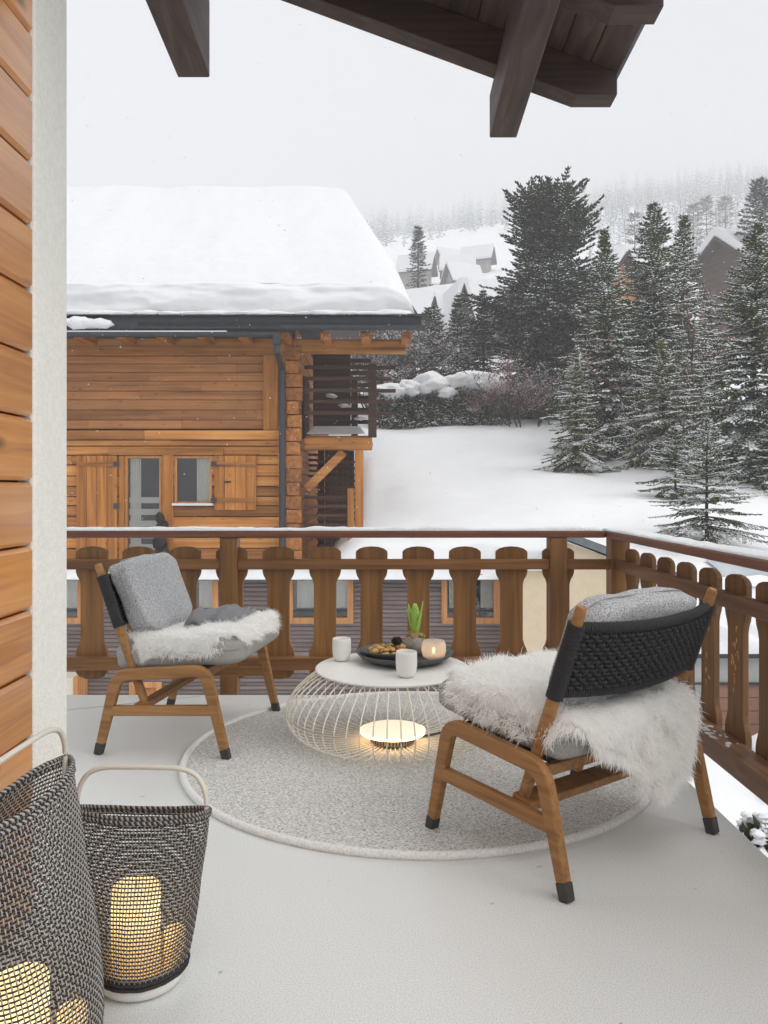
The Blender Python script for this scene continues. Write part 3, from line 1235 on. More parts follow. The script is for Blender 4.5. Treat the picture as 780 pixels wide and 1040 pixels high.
# folded grey throw on the left chair
vs, fs = [], []
n1, n2 = 30, 30
for i in range(n1):
    for j in range(n2):
        s_, t_ = i / (n1 - 1), j / (n2 - 1)
        x = -.02 + .22 * s_ + .03 * fbm(t_ * 3, 2, 1) + .05 * t_
        y = -.10 + .34 * t_ + .03 * fbm(s_ * 3, 5, 1)
        edge = min(s_, 1 - s_, t_, 1 - t_)
        z = seat_top(min(x, .3), y) + .022 + .045 * min(1, edge * 7) ** .6 + .018 * fbm(s_ * 2.4 + t_, t_ * 3, 4) + .012 * math.sin(s_ * 9 + t_ * 4)
        z += .035 * sstep(.6, 0, s_) * sstep(0, .3, s_)
        vs.append((x, y, z))
for i in range(n1 - 1):
    for j in range(n2 - 1):
        fs.append((i * n2 + j, (i + 1) * n2 + j, (i + 1) * n2 + j + 1, i * n2 + j + 1))
o = place('throw_blanket', vs, fs, M['throw'], None, (0, 0, 0), True)
o.location, o.rotation_euler = CLL, (0, 0, CLA)
tag(o, 'grey wool throw folded on the sheepskin of the left chair', 'throw')
md = o.modifiers.new('thick', 'SOLIDIFY')
md.thickness = .02
md.offset = -1

# ------------------------------------------------------------------ wire table, lamp and what stands on it
TX, TY, TZ = .050, 3.80, .355
tab = thing('coffee_table', 'round white coffee table on a bulging cage of cream wires on the rug', 'coffee table', (TX, TY, .0125))
MB().lathe([(0, TZ - .012), (.361, TZ - .012), (.367, TZ - .008), (.367, TZ - .003), (.363, TZ), (0, TZ)], 96, (TX, TY, 0)).build('tabletop', M['table_top'], tab)
prof = [(.328, TZ - .016), (.370, TZ - .032), (.430, TZ - .076), (.480, TZ - .13), (.505, TZ - .185), (.500, .118), (.468, .070), (.415, .042), (.33, .027), (.22, .019), (.12, .018)]
pr = np.array(prof)
tt = np.linspace(0, len(pr) - 1, 44)


def cr_spline(A, t):
    i = min(int(t), len(A) - 2)
    f = t - i
    p0, p1, p2, p3 = A[max(i - 1, 0)], A[i], A[i + 1], A[min(i + 2, len(A) - 1)]
    return .5 * ((2 * p1) + (p2 - p0) * f + (2 * p0 - 5 * p1 + 4 * p2 - p3) * f * f + (3 * p1 - p0 - 3 * p2 + p3) * f ** 3)


sm = np.array([cr_spline(pr, t) for t in tt])
nb = NB()
NW = 54
for k in range(NW):
    a = 2 * PI * k / NW
    P = np.c_[TX + sm[:, 0] * math.cos(a), TY + sm[:, 0] * math.sin(a), sm[:, 1] + .0]
    nb.add(*tube_np(P, .0030, 6))
nb.build('wire_cage', M['wire'], tab, smooth=True)
for r, z in ((.329, TZ - .016), (.12, .018)):
    ring = [(TX + r * math.cos(a), TY + r * math.sin(a), z) for a in np.linspace(0, 2 * PI, 80, endpoint=False)]
    MB().tube(ring, .0045, 6, True).build('wire_ring', M['wire'], tab, smooth=True)

lx, ly = .050, 3.735
lamp = thing('floor_lamp', 'low round lamp glowing warm on the rug inside the wire cage of the table', 'lamp', (lx, ly, .022))
MB().lathe([(0, .023), (.098, .023), (.104, .027), (.104, .058), (0, .058)], 48, (lx, ly, 0)).build('lamp_base', M['lamp_body'], lamp, bevel=.002)
mb = MB()
for k in range(44):
    a = 2 * PI * k / 44
    x, y = lx + .1045 * math.cos(a), ly + .1045 * math.sin(a)
    mb.bar((x, y, .029), (x, y, .055), .007, .004, (math.cos(a), math.sin(a), 0))
mb.build('vent_slots', M['black_cap'], lamp)
MB().lathe([(.120, .0640), (.1512, .0640), (.1518, .0760), (.1502, .0760), (.1495, .0655), (.120, .0655)], 64, (lx, ly, 0)).build('led_ring', M['lamp_under'], lamp)
MB().lathe([(0, .066), (.146, .066), (.150, .0695), (.150, .075), (.146, .079), (0, .0835)], 64, (lx, ly, 0)).build('diffuser', M['lamp_glow'], lamp, smooth=False)
pts = [(lx + .10, ly + .03, .03), (lx + .22, ly + .10, .028), (lx + .34, ly + .24, .03), (lx + .40, ly + .42, .03), (lx + .48, ly + .70, .02), (lx + .5, ly + .79, .008)]
pa = np.array(pts)
MB().tube([cr_spline(pa, t) for t in np.linspace(0, len(pa) - 1, 40)], .006, 8).build('cable', M['cable'], lamp, smooth=True)


def cup(x, y, label, sc=1.0):
    h, r = .112 * sc, .047 * sc
    p = [(0, 0), (r * .62, 0), (r * .80, h * .06), (r * .93, h * .2), (r, h * .45), (r, h * .75), (r * .97, h), (r * .97 - .004, h), (r - .005, h * .7), (r * .8, h * .16), (0, h * .12)]
    o = MB().lathe(p, 40, (x, y, TZ + .0005)).build('cup', M['ceramic'], None, (x, y, TZ), smooth=True)
    m = o.modifiers.new('sub', 'SUBSURF')
    m.levels = m.render_levels = 1
    return tag(o, label, 'cup', 'white cups on the table')


cup(-.199, 3.934, 'white cup standing alone at the left rim of the table')
cup(.110, 3.595, 'white cup in front of the dark tray, nearest the viewer', 1.04)

tx, ty = .112, 3.93
MB().lathe([(0, .002), (.15, .002), (.185, .010), (.222, .028), (.240, .047), (.235, .049), (.212, .034), (.175, .018), (0, .013)], 72, (tx, ty, TZ)).build('tray', M['tray'], None, (tx, ty, TZ), smooth=True)
tag(bpy.data.objects['tray'], 'large dark round tray on the table holding bowl, vase and tealight', 'tray')
bx_, by_ = .028, 3.92
MB().lathe([(0, .001), (.07, .001), (.10, .012), (.128, .036), (.132, .045), (.127, .046), (.10, .024), (.06, .014), (0, .013)], 56, (bx_, by_, TZ + .0155)).build('bowl', M['tray'], None, (bx_, by_, TZ + .0155), smooth=True)
tag(bpy.data.objects['bowl'], 'shallow dark bowl of dried fruit and cones in the tray', 'bowl')
mb = MB()
rg = random.Random(5)
for k in range(46):
    a, r = rg.uniform(0, 2 * PI), .105 * math.sqrt(rg.random())
    c = (bx_ + r * math.cos(a), by_ + r * math.sin(a), TZ + .046 + rg.uniform(0, .016) + .012 * (1 - r / .105))
    s_ = rg.uniform(.010, .017)
    R = Matrix.Rotation(rg.uniform(0, 6), 3, 'Z') @ Matrix.Rotation(rg.uniform(-1, 1), 3, 'X')
    v_, f_ = superq(c, (s_ * 1.5, s_, s_ * .55), 1, 1, 8, 5, R, 0, k, .01)
    mb.add(v_, f_)
tag(mb.build('dried_fruit', M['dried'], None, (bx_, by_, TZ + .05), smooth=True), 'heap of brown dried fruit pieces in the dark bowl', 'dried fruit', None, 'stuff')
# pine cone
px_, py_ = .073, 3.96
mb = MB()
for i in range(8):
    for k in range(8):
        a = 2 * PI * k / 8 + i * .5
        r = .022 * math.sin(PI * (i + 1) / 9.5)
        z = TZ + .065 + i * .0055
        p = Vector((px_ + r * .4 * math.cos(a), py_ + r * .4 * math.sin(a), z))
        q = Vector((px_ + (r + .006) * math.cos(a), py_ + (r + .006) * math.sin(a), z + .007))
        mb.bar(p, q, .010, .003)
tag(mb.build('pine_cone', M['cone'], None, (px_, py_, TZ + .06)), 'small dark pine cone on top of the dried fruit', 'pine cone')
# hyacinth
hx, hy = .166, 4.02
vase = thing('potted_hyacinth', 'sprouting green hyacinth in a rough grey stone pot on the tray', 'plant', (hx, hy, TZ + .014))
MB().lathe([(0, .014), (.040, .014), (.055, .035), (.058, .06), (.050, .088), (.036, .104), (.030, .100), (0, .095)], 32, (hx, hy, TZ)).build('pot', M['stone'], vase, smooth=True)
mb = MB()
blob(mb, (hx, hy, TZ + .108), (.030, .030, .024), 3, .25)
rg = random.Random(2)
for k in range(26):
    a = rg.uniform(0, 2 * PI)
    r = rg.uniform(.025, .045)
    blob(mb, (hx + r * math.cos(a), hy + r * math.sin(a), TZ + .104 + rg.uniform(-.01, .012)), (.010, .008, .007), k, .5, 7, 5)
mb.build('bulb', M['bulb'], vase, smooth=True)
for k in range(6):
    a = 2 * PI * k / 6 + .3
    le = [.165, .14, .15, .13, .16, .12][k]
    n = 9
    vs, fs = [], []
    for i in range(n):
        t = i / (n - 1)
        r = .010 + .035 * t ** 1.3
        wv = .013 * math.sin(PI * min(1, .25 + t * .75)) ** .8 + .0006
        c = Vector((hx + r * math.cos(a), hy + r * math.sin(a), TZ + .115 + le * t))
        sd = Vector((-math.sin(a), math.cos(a), 0)) * wv
        inn = Vector((-math.cos(a), -math.sin(a), .0)) * wv * .45
        vs += [c - sd + inn * -.6, c + inn * .9 * 0, c + sd + inn * -.6]
    for i in range(n - 1):
        for j in range(2):
            fs.append((3 * i + j, 3 * i + j + 1, 3 * i + j + 4, 3 * i + j + 3))
    lo_ = place('leaf', vs, fs, M['leaf'], vase, None, True)
    m = lo_.modifiers.new('thick', 'SOLIDIFY')
    m.thickness = .0025
mb = MB()
for i in range(11):
    for k in range(6):
        a = 2 * PI * k / 6 + i * .52
        r = .017 * math.sin(PI * (i + 2.2) / 13.5)
        blob(mb, (hx + r * math.cos(a), hy + r * math.sin(a), TZ + .168 + i * .0092), (.0065, .0065, .0095), i * 6 + k, .2, 7, 5)
mb.tube([(hx, hy, TZ + .11), (hx, hy, TZ + .27)], .007, 8)
mb.build('flower_bud', M['floret'], vase, smooth=True)
# tealight
gx, gy = .252, 3.885
tl = thing('tealight_holder', 'squat frosted glass tealight holder with a lit candle on the tray', 'candle holder', (gx, gy, TZ + .02))
MB().lathe([(0, .022), (.038, .022), (.054, .034), (.061, .06), (.058, .092), (.050, .109), (.046, .108), (.054, .090), (.056, .06), (.05, .038), (0, .028)], 40, (gx, gy, TZ)).build('glass', M['frosted'], tl, smooth=True)
MB().lathe([(0, .030), (.02, .030), (.02, .046), (0, .046)], 20, (gx, gy, TZ)).build('wax', M['ceramic'], tl)
MB().lathe([(0, .047), (.005, .052), (.0065, .058), (.004, .068), (0, .078)], 12, (gx, gy, TZ)).build('flame', M['tea_flame'], tl, smooth=True)


# ------------------------------------------------------------------ woven lanterns
def lantern(label, c, ang, rb, hl, hw, ztop, ncord, nrow, zb, handle_h, pale, tubes=(.00150, .00190)):
    """a soft bag of knotted cord: round below, drawn flat to an oval mouth; hl, hw half length and width of the mouth"""
    root = thing('woven_lantern', label, 'lantern', (c[0], c[1], 0))
    ca, sa = math.cos(ang), math.sin(ang)

    def S(th, v, off=0.):
        t = v
        e = t ** 1.9
        a = rb * (1 - t) + hl * t + .07 * rb * math.sin(PI * t)
        b = rb * (1 + .10 * math.sin(PI * min(1, t * 1.6))) * (1 - e) + hw * e
        # the sides fall a little slack
        x, y = a * math.cos(th), b * math.sin(th)
        nx, ny = math.cos(th) / max(a, .02), math.sin(th) / max(b, .02)
        ln = math.hypot(nx, ny)
        sl = .004 * fbm(math.cos(th) * 2 + c[0] * 9, math.sin(th) * 2, t * 3)
        x += nx / ln * (off + sl)
        y += ny / ln * (off + sl)
        z = zb + (ztop - zb) * t + .012 * e * math.cos(2 * th) * .5
        return (c[0] + x * ca - y * sa, c[1] + x * sa + y * ca, z)
    # equal steps along the girth at mid height
    ths = np.linspace(0, 2 * PI, 721)
    pp = np.array([S(t, .55) for t in ths])
    cum = np.r_[0, np.cumsum(np.linalg.norm(np.diff(pp, axis=0), axis=1))]
    th_of = lambda f: float(np.interp(f * cum[-1], cum, ths))
    nb = NB()
    amp = tubes[0] * .75
    for k in range(ncord):
        th = th_of(k / ncord)
        P = np.array([S(th, i / (2 * nrow), amp * (1 if i % 2 == 0 else 0) * (1 if ((i // 2 + k) % 2 == 0) else -1)) for i in range(2 * nrow + 1)])
        nb.add(*tube_np(P, tubes[0], 5), 1)
    for r in range(nrow + 1):
        P = np.array([S(th_of((j / 2) / ncord), r / nrow, -amp * (1 if j % 2 == 0 else 0) * (1 if ((r + j // 2) % 2 == 0) else -1)) for j in range(2 * ncord)])
        nb.add(*tube_np(P, tubes[1], 5, True), 0)
    nb.build('cord_mesh', M['cord_dark'], root, smooth=True, mats=[M['cord_dark'], pale])
    # doubled hem bands, plaited
    for v0, rr in ((.975, .0052), (1.0, .0058), (.0, .0055), (.03, .0045)):
        nb = NB()
        for q in range(2):
            P = np.array([S(2 * PI * j / 400, v0, .002 + .0022 * math.sin(j * 1.2 + q * PI)) for j in range(400)])
            P[:, 2] += .0022 * np.cos(np.arange(400) * 1.2 + q * PI)
            nb.add(*tube_np(P, rr * .62, 6, True), q)
        nb.build('hem', M['cord_dark'], root, smooth=True, mats=[M['cord_dark'], pale if v0 > .5 else M['cord_dark']])
    MB().lathe([(0, .0), (rb * .80, .0), (rb * .93, .008), (rb * .99, zb * .6), (rb * 1.0, zb + .02), (rb * .96, zb + .022), (rb * .9, .014), (0, .012)], 56, (c[0], c[1], 0)).build('base_dish', M['ceramic'], root, smooth=True)
    # bow handle
    e = hl * .96
    pts = [(-e * .97, -.03), (-e, .0), (-e * .985, handle_h * .42), (-e * .86, handle_h * .80), (-e * .62, handle_h * .97), (-e * .25, handle_h), (e * .25, handle_h), (e * .62, handle_h * .97), (e * .86, handle_h * .80), (e * .985, handle_h * .42), (e, .0), (e * .97, -.03)]
    pa = np.array([(c[0] + x * ca, c[1] + x * sa, ztop + z) for x, z in pts])
    MB().tube([cr_spline(pa, t) for t in np.linspace(0, len(pa) - 1, 70)], .0062, 10).build('handle', M['grey_tube'], root, smooth=True)
    return root


L2 = (-.588, 1.952)
lantern('smaller black woven lantern with pale handle, glowing, right of the tall one', L2, math.radians(-2), .106, .166, .032, .412, 94, 43, .040, .108, M['cord_mid'])
L1 = (-.728, 1.60)
lantern('taller black and white woven lantern with pale handle beside the wood wall', L1, math.radians(87), .150, .215, .048, .585, 110, 60, .04, .095, M['cord_pale'])


def candle(x, y, r, h, label):
    z = .013
    o = MB().lathe([(0, 0), (r, 0), (r, h * .96), (r * .94, h), (r * .8, h * .985), (0, h * .95)], 32, (x, y, z)).build('candle', M['candle'], None, (x, y, z), smooth=False, bevel=.002)
    tag(o, label, 'candle', 'glowing candles in the lanterns')
    MB().tube([(x, y, z + h * .94), (x + .002, y, z + h + .012)], .0012, 6).build('wick', M['black_cap'], o)


candle(L2[0] - .012, L2[1] - .008, .058, .222, 'tall glowing pillar candle inside the smaller lantern')
candle(L2[0] + .072, L2[1] + .035, .026, .095, 'short glowing candle beside the tall one in the smaller lantern')
candle(L1[0] + .005, L1[1] - .01, .056, .215, 'thick glowing pillar candle inside the taller lantern')
candle(L1[0] + .088, L1[1] + .05, .030, .115, 'short glowing candle at the right inside the taller lantern')


# ------------------------------------------------------------------ the chalet across the yard
CY0 = 16.0
def cx(px): return X_(px, CY0)
def cz(py): return Z_(py, CY0)


ch = thing('chalet', 'orange timber chalet with thick roof snow, shutters and a side balcony of dark logs', 'chalet', (-4.5, 18, -.4))
XL, XR = -13.0, cx(297)
rg = random.Random(9)
holes = [(cx(128), cx(165), -.5, cz(463)), (cx(178), cx(216), cz(512), cz(463))]


def boards(mb, x0, x1, z0, z1, hgt, yb, th=.05, gap=.012, jit=.006):
    """horizontal boards with openings left out"""
    z = z0
    while z < z1 - .03:
        h = min(hgt * rg.uniform(.9, 1.1), z1 - z)
        xs = [(x0, x1)]
        for hx0, hx1, hz0, hz1 in holes:
            if z + h > hz0 + .02 and z < hz1 - .02:
                nxs = []
                for a, b in xs:
                    if hx1 <= a or hx0 >= b:
                        nxs.append((a, b))
                    else:
                        if hx0 > a: nxs.append((a, hx0))
                        if hx1 < b: nxs.append((hx1, b))
                xs = nxs
        for a, b in xs:
            # long boards butt somewhere
            cuts = [a] + sorted(rg.uniform(a, b) for _ in range(int((b - a) / 3.5))) + [b]
            for p, q in zip(cuts, cuts[1:]):
                j = rg.uniform(0, jit)
                c = .016
                mb.prism([(yb - th - j + c, z + gap), (yb - th - j, z + gap + c), (yb - th - j, z + h - c), (yb - th - j + c, z + h), (yb, z + h), (yb, z + gap)], 0, p + .002, q - .002)
        z += h


mb = MB()
boards(mb, XL, XR, -.6, cz(447), .205, CY0, .05, .014, .02)
boards(mb, XL, XR, cz(447), cz(437), .20, CY0, .10, .006)
mb.build('log_wall', M['log'], ch)
mb = MB()
boards(mb, XL, cx(268), cz(436), cz(361), .19, CY0 + .10, .045, .004, .004)
mb.build('recessed_boards', wood('chalet_flat_boards', lin((112, 70, 40)), lin((168, 114, 68)), lin((192, 136, 84)), 0, .6, 0, .3, .3, .5), ch)
MB().box(cx(267.5), cx(283), CY0 - .06, CY0 + .12, cz(437), cz(361)).build('upright_post', M['log_up'], ch, bevel=.015)
MB().box(XL, cx(286), CY0 - .05, CY0 + .12, cz(361), cz(344)).build('plate_beam', M['log'], ch, bevel=.01)
mb = MB()
x = XR - .02
MB().box(cx(283), cx(412), CY0 - .12, CY0 + .02, cz(360), cz(345.5)).build('plate_beam', M['log'], ch, bevel=.015)
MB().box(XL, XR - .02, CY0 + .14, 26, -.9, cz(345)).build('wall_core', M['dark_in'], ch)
# remove the part of the core behind the windows by a shallow room box: the room backs sit in front of the core
# corner: crossing log ends
mb = MB()
z = -.55
i = 0
while z < cz(362):
    pr_ = rg.uniform(-.01, .04)
    ex = .10 if i % 2 else 0
    mb.box(cx(291) + rg.uniform(-.01, .02), cx(308) - rg.uniform(0, .04) - (.05 if i % 3 == 0 else 0), CY0 - .14 - pr_, CY0 + .02, z + .008, z + .262)
    z += .27
    i += 1
mb.build('corner_logs', M['log_y'], ch, bevel=.012)
mb = MB()
z = -.55
while z < cz(362):
    mb.box(cx(281.5), cx(291.5), CY0 - .03, CY0 + .02, z, z + .2)
    z += .205
mb.build('corner_boards', M['log_y'], ch, bevel=.01)
# side wall seen under the roof
mb = MB()
for k in range(20):
    z = -.9 + k * .27
    mb.box(XR, XR + .05 + rg.uniform(0, .02), CY0 + .03, 26, z + .006, z + .264)
mb.build('side_wall', M['log_y'], ch, bevel=.02)
mb = MB()
for k in range(6):
    py = 366 + k * 12.5
    mb.box(XR + .1, X_(377, 19.6), 19.6, 19.68, Z_(py + 2, 19.6), Z_(py - 2, 19.6))
mb.build('back_rail_bars', M['snowy_old'], ch, bevel=.01)
MB().box(XR + .07, XR + .12, 17.3, 18.4, cz(441), cz(372)).build('side_door', M['old'], ch)
# rafter tails
mb = MB()
for k in range(14):
    px = 413 - k * 41.5
    mb.box(X_(px, 15.3) - .10, X_(px, 15.3) + .10, 15.25, CY0 + .2, Z_(343.5, 15.3) - .02, Z_(337, 15.3))
mb.build('rafter_tails', M['log_y'], ch, bevel=.03)
# roof: eave at 15.1, ridge about ten metres further back
EY, EZ, RS = 15.1, Z_(333, 15.1), .55
RD = 10.2
xe, xr = X_(427, EY), X_(363, EY + RD) - .2
mb = MB()
mb.add([(XL, EY, EZ), (xe, EY, EZ), (xr - .1, EY + RD, EZ + RS * RD), (XL, EY + RD, EZ + RS * RD),
        (XL, EY, EZ + .2), (xe, EY, EZ + .2), (xr - .1, EY + RD, EZ + RS * RD + .2), (XL, EY + RD, EZ + RS * RD + .2)],
       [(3, 2, 1, 0), (4, 5, 6, 7), (0, 1, 5, 4), (1, 2, 6, 5), (2, 3, 7, 6), (3, 0, 4, 7)])
rf = mb.build('roof', M['shingle'], ch)
mb = MB()
mb.add([(XL, EY + RD, EZ + RS * RD), (xr - .1, EY + RD, EZ + RS * RD), (xr - 2.4, EY + 2 * RD, EZ), (XL, EY + 2 * RD, EZ)], [(0, 1, 2, 3)])
mb.build('far_slope', M['shingle'], rf)
# fascia, shingle courses, gutter, snow guard
MB().box(X_(100, EY), X_(428, EY), EY - .03, EY - .005, Z_(334, EY), Z_(320, EY)).build('fascia', M['zinc'], rf)
mb = MB()
for k in range(26):
    xx0 = X_(72, EY) + k * .26
    if xx0 > xe - .1: break
    mb.box(xx0, xx0 + .25, EY - .10 - rg.uniform(0, .03), EY + .3, EZ + .205 + rg.uniform(0, .01), EZ + .235 + rg.uniform(0, .012))
mb.build('shingle_edge', M['shingle'], rf)
mb = MB()
gz0 = Z_(343, EY - .1)
for x0, x1, dz in ((XL, X_(286, EY), 0), (X_(286.2, EY), X_(431, EY), .13)):
    n = 9
    vs, fs = [], []
    for xx in (x0, x1):
        for r in (.085, .075):
            for i in range(n):
                t = PI + PI * i / (n - 1)
                vs.append((xx, EY - .12 + r * math.cos(t), gz0 + dz + .09 + r * math.sin(t)))
    for i in range(n - 1):
        fs.append((i, i + 1, 2 * n + i + 1, 2 * n + i))
        fs.append((n + i + 1, n + i, 3 * n + i, 3 * n + i + 1))
    fs += [tuple(list(range(n)) + list(range(2 * n - 1, n - 1, -1))), tuple(list(range(2 * n, 3 * n))[::-1] + list(range(3 * n, 4 * n)))]
    fs += [(0, 2 * n, 3 * n, n), (n - 1, 2 * n - 1, 4 * n - 1, 3 * n - 1)]
    mb.add(vs, fs)
mb.build('gutter', M['zinc'], ch)
mb = MB()
for k in range(120):
    xx = X_(140, EY) + k * .046
    if xx > xe - .05: break
    mb.box(xx, xx + .02, EY - .05, EY - .035, Z_(331, EY), Z_(327.5, EY))
mb.build('guard_mesh', M['black_cap'], rf)
MB().tube([(cx(288), EY - .12, gz0 + .0), (cx(288), EY - .12, gz0 - .25), (cx(288), CY0 - .22, gz0 - .5), (cx(288), CY0 - .22, -2.2)], .062, 12).build('downpipe', M['zinc'], ch)
MB().box(cx(284.3), cx(291.7), EY - .2, EY - .04, gz0 - .14, gz0 + .06).build('gutter_outlet', M['zinc'], ch, bevel=.02)
# snow blanket on the roof
NX, NY = 150, 58
vs, fs = [], []
SD = .78
for j in range(NY + 1):
    t = j / NY
    # the front face of the blanket bulges over the eave
    for i in range(NX + 1):
        u = i / NX
        xa = XL
        if j < 14:
            q = j / 14
            th = .66 * math.sin(q * PI / 2)
            d_ = -.07 * math.sin(PI * min(1, q * 1.1)) + .16 * q ** 2
            lay = fbm(u * 10, th * 5.5, 2) + .5 * fbm(u * 26, th * 11, 8)
            d_ -= .11 * lay * sstep(0, .15, q)
            zz = EZ + .23 + th + .03 * fbm(u * 24, q * 3, 5) * (q > 0)
            yy = EY + d_
        else:
            q = (j - 14) / (NY - 14)
            d_ = .0 + (RD + .12) * q ** 1.5
            s_ = min(1, d_ / 1.3)
            th = .66 + (SD + .12 - .66) * math.sin(s_ * PI / 2)
            yy = EY + d_ + .16
            zz = EZ + .23 + RS * max(0, d_) + th
            near = max(0, 1 - d_ / 3.5)
            zz += near * q ** .5 * (.16 * (abs(fbm(u * 9, d_ * 1.6, 1)) - .25) + .05 * fbm(u * 30, d_ * 5, 4))
            zz += .07 * fbm(u * 9, q * 3, 2) * min(1, q * 4)
            zz -= .45 * max(0, q - .93) ** 2 / .005 * .5
        xend = (xe - .10) + ((xr) - (xe - .10)) * max(0, (yy - EY) / RD)
        xx = xa + (xend - xa) * u
        ed = (xend - xx)
        if ed < .7:
            d = 1 - ed / .7
            zz -= (zz - (EZ + .22 + RS * max(0, yy - EY))) * (1 - math.sqrt(max(0, 1 - d ** 3.2))) * .97
            yy += .05 * d
        vs.append((xx, yy, zz))
for j in range(NY):
    for i in range(NX):
        a = j * (NX + 1) + i
        fs.append((a, a + 1, a + NX + 2, a + NX + 1))
# side skirt to the roof edge
so_ = place('roof_snow', vs, fs, M['roof_snow'], rf, None, True)
md = so_.modifiers.new('sub', 'SUBSURF')
md.levels = md.render_levels = 1
# slipping lip of snow above the gutter
mb = MB()
for k in range(16):
    xx = X_(60, EY) + k * .42
    if xx > xe - .2: break
    blob(mb, (xx, EY - .03, EZ + .25), (rg.uniform(.25, .42), .14, rg.uniform(.04, .10)), k, .35, 12, 7, -.02)
for k in range(7):
    blob(mb, (X_(40, EY) + k * .2, EY - .12, EZ + .09 - k * .006), (.24, .12, rg.uniform(.06, .14)), k + 40, .3, 12, 7)
mb.build('snow_lip', M['snow'], rf, smooth=True)
MB().box(XL, X_(232, EY), EY - .19, EY - .05, gz0 + .085, gz0 + .118).build('gutter_snow', M['snow'], rf, bevel=.012)

# shutters, door and window
def shutter(x0, x1, z0, z1, hinge, nb_):
    root_ = None
    mb = MB()
    wd = (x1 - x0) / nb_
    for k in range(nb_):
        mb.box(x0 + k * wd, x0 + (k + 1) * wd - .006, CY0 - .125, CY0 - .085, z0, z1)
    o = mb.build('shutter', M['log_up'], ch, bevel=.004)
    for zz in (z1 - .17, z0 + .20) if z0 > 0 else (z1 - .17,):
        MB().box(x0 + .005, x1 - .005, CY0 - .15, CY0 - .126, zz - .04, zz + .04).build('batten', M['log'], o, bevel=.004)
    mb = MB()
    for zz in (z1 - .17, z0 + .20) if z0 > 0 else (z1 - .17, z1 - 1.0):
        hx = x1 if hinge > 0 else x0
        mb.box(hx - .06, hx + .05, CY0 - .16, CY0 - .151, zz - .05, zz + .05)
        mb.box(hx - .35 * hinge - .01, hx - .2 * hinge, CY0 - .16, CY0 - .151, z0 + .55, z0 + .575) if z0 > 0 else None
    mb.build('hinge', M['zinc'], o)
    return o


shutter(cx(80), cx(121), -.6, cz(463), 1, 4)
shutter(cx(219), cx(261.5), cz(518), cz(463), -1, 4)


def frame_bars(mb, x0, x1, z0, z1, y0, y1, w_):
    mb.box(x0, x0 + w_, y0, y1, z0, z1)
    mb.box(x1 - w_, x1, y0, y1, z0, z1)
    mb.box(x0 + w_, x1 - w_, y0, y1, z1 - w_, z1)
    mb.box(x0 + w_, x1 - w_, y0, y1, z0, z0 + w_)


for nm, (hx0, hx1, hz0, hz1) in zip(('balcony_door', 'window'), holes):
    mb = MB()
    frame_bars(mb, hx0, hx1, hz0, hz1, CY0 - .06, CY0 + .03, .05)
    fo = mb.build(nm, M['frame'], ch, bevel=.004)
    MB().box(hx0 + .05, hx1 - .05, CY0 - .02, CY0 - .012, hz0 + .05, hz1 - .05).build('pane', M['pane'], fo)
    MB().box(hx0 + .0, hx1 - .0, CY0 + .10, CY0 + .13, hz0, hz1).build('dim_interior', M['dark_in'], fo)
    mb = MB()
    xa = hx0 + .07 if nm == 'balcony_door' else hx0 + (hx1 - hx0) * .56
    xb = xa + (hx1 - hx0) * (.30 if nm == 'balcony_door' else .36)
    n = 30
    vs = []
    for i in range(n):
        x = xa + (xb - xa) * i / (n - 1)
        y = CY0 + .055 + .014 * math.sin(i * 1.3)
        vs += [(x, y, hz0 + .05), (x, y, hz1 - .05)]
    mb.add(vs, [(2 * i, 2 * i + 2, 2 * i + 3, 2 * i + 1) for i in range(n - 1)])
    mb.build('curtain', M['curtain'], fo, smooth=True)
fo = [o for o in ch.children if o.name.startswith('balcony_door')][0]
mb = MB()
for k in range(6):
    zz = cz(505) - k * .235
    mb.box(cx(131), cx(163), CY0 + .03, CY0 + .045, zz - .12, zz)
mb.build('reflection_stripes', M['curtain'], fo)  # pale slats behind the pane imitate stripes reflected in the glass
MB().box(cx(166), cx(177), CY0 - .10, CY0 - .02, -.6, cz(461)).build('door_post', M['log_up'], ch, bevel=.01)
MB().box(cx(122), cx(127.5), CY0 - .09, CY0 - .02, -.6, cz(463)).build('door_post', M['log_up'], ch, bevel=.01)
MB().box(cx(112), cx(228), CY0 - .11, CY0 - .03, cz(462.5), cz(455)).build('lintel', M['log'], ch, bevel=.01)
MB().box(cx(176), cx(218), CY0 - .13, CY0 - .03, cz(513.5), cz(511)).build('window_sill', M['snow'], ch, bevel=.01)
# carved figure by the door
mb = MB()
px_, pz = cx(168), cz(519)
for k, (dx, dz, rx, rz_) in enumerate(((0, -.14, .09, .12), (.03, -.36, .15, .17), (.0, -.62, .13, .2), (.05, -.95, .15, .28), (.09, -.30, .06, .12))):
    blob(mb, (px_ + dx, CY0 - .35, pz + dz), (rx, .1, rz_), k * 3, .35, 12, 8)
tag(mb.build('carved_figure', M['carved'], None, (px_, CY0 - .35, pz - 1.2), smooth=True), 'dark carved figure standing in front of the chalet door', 'carving')
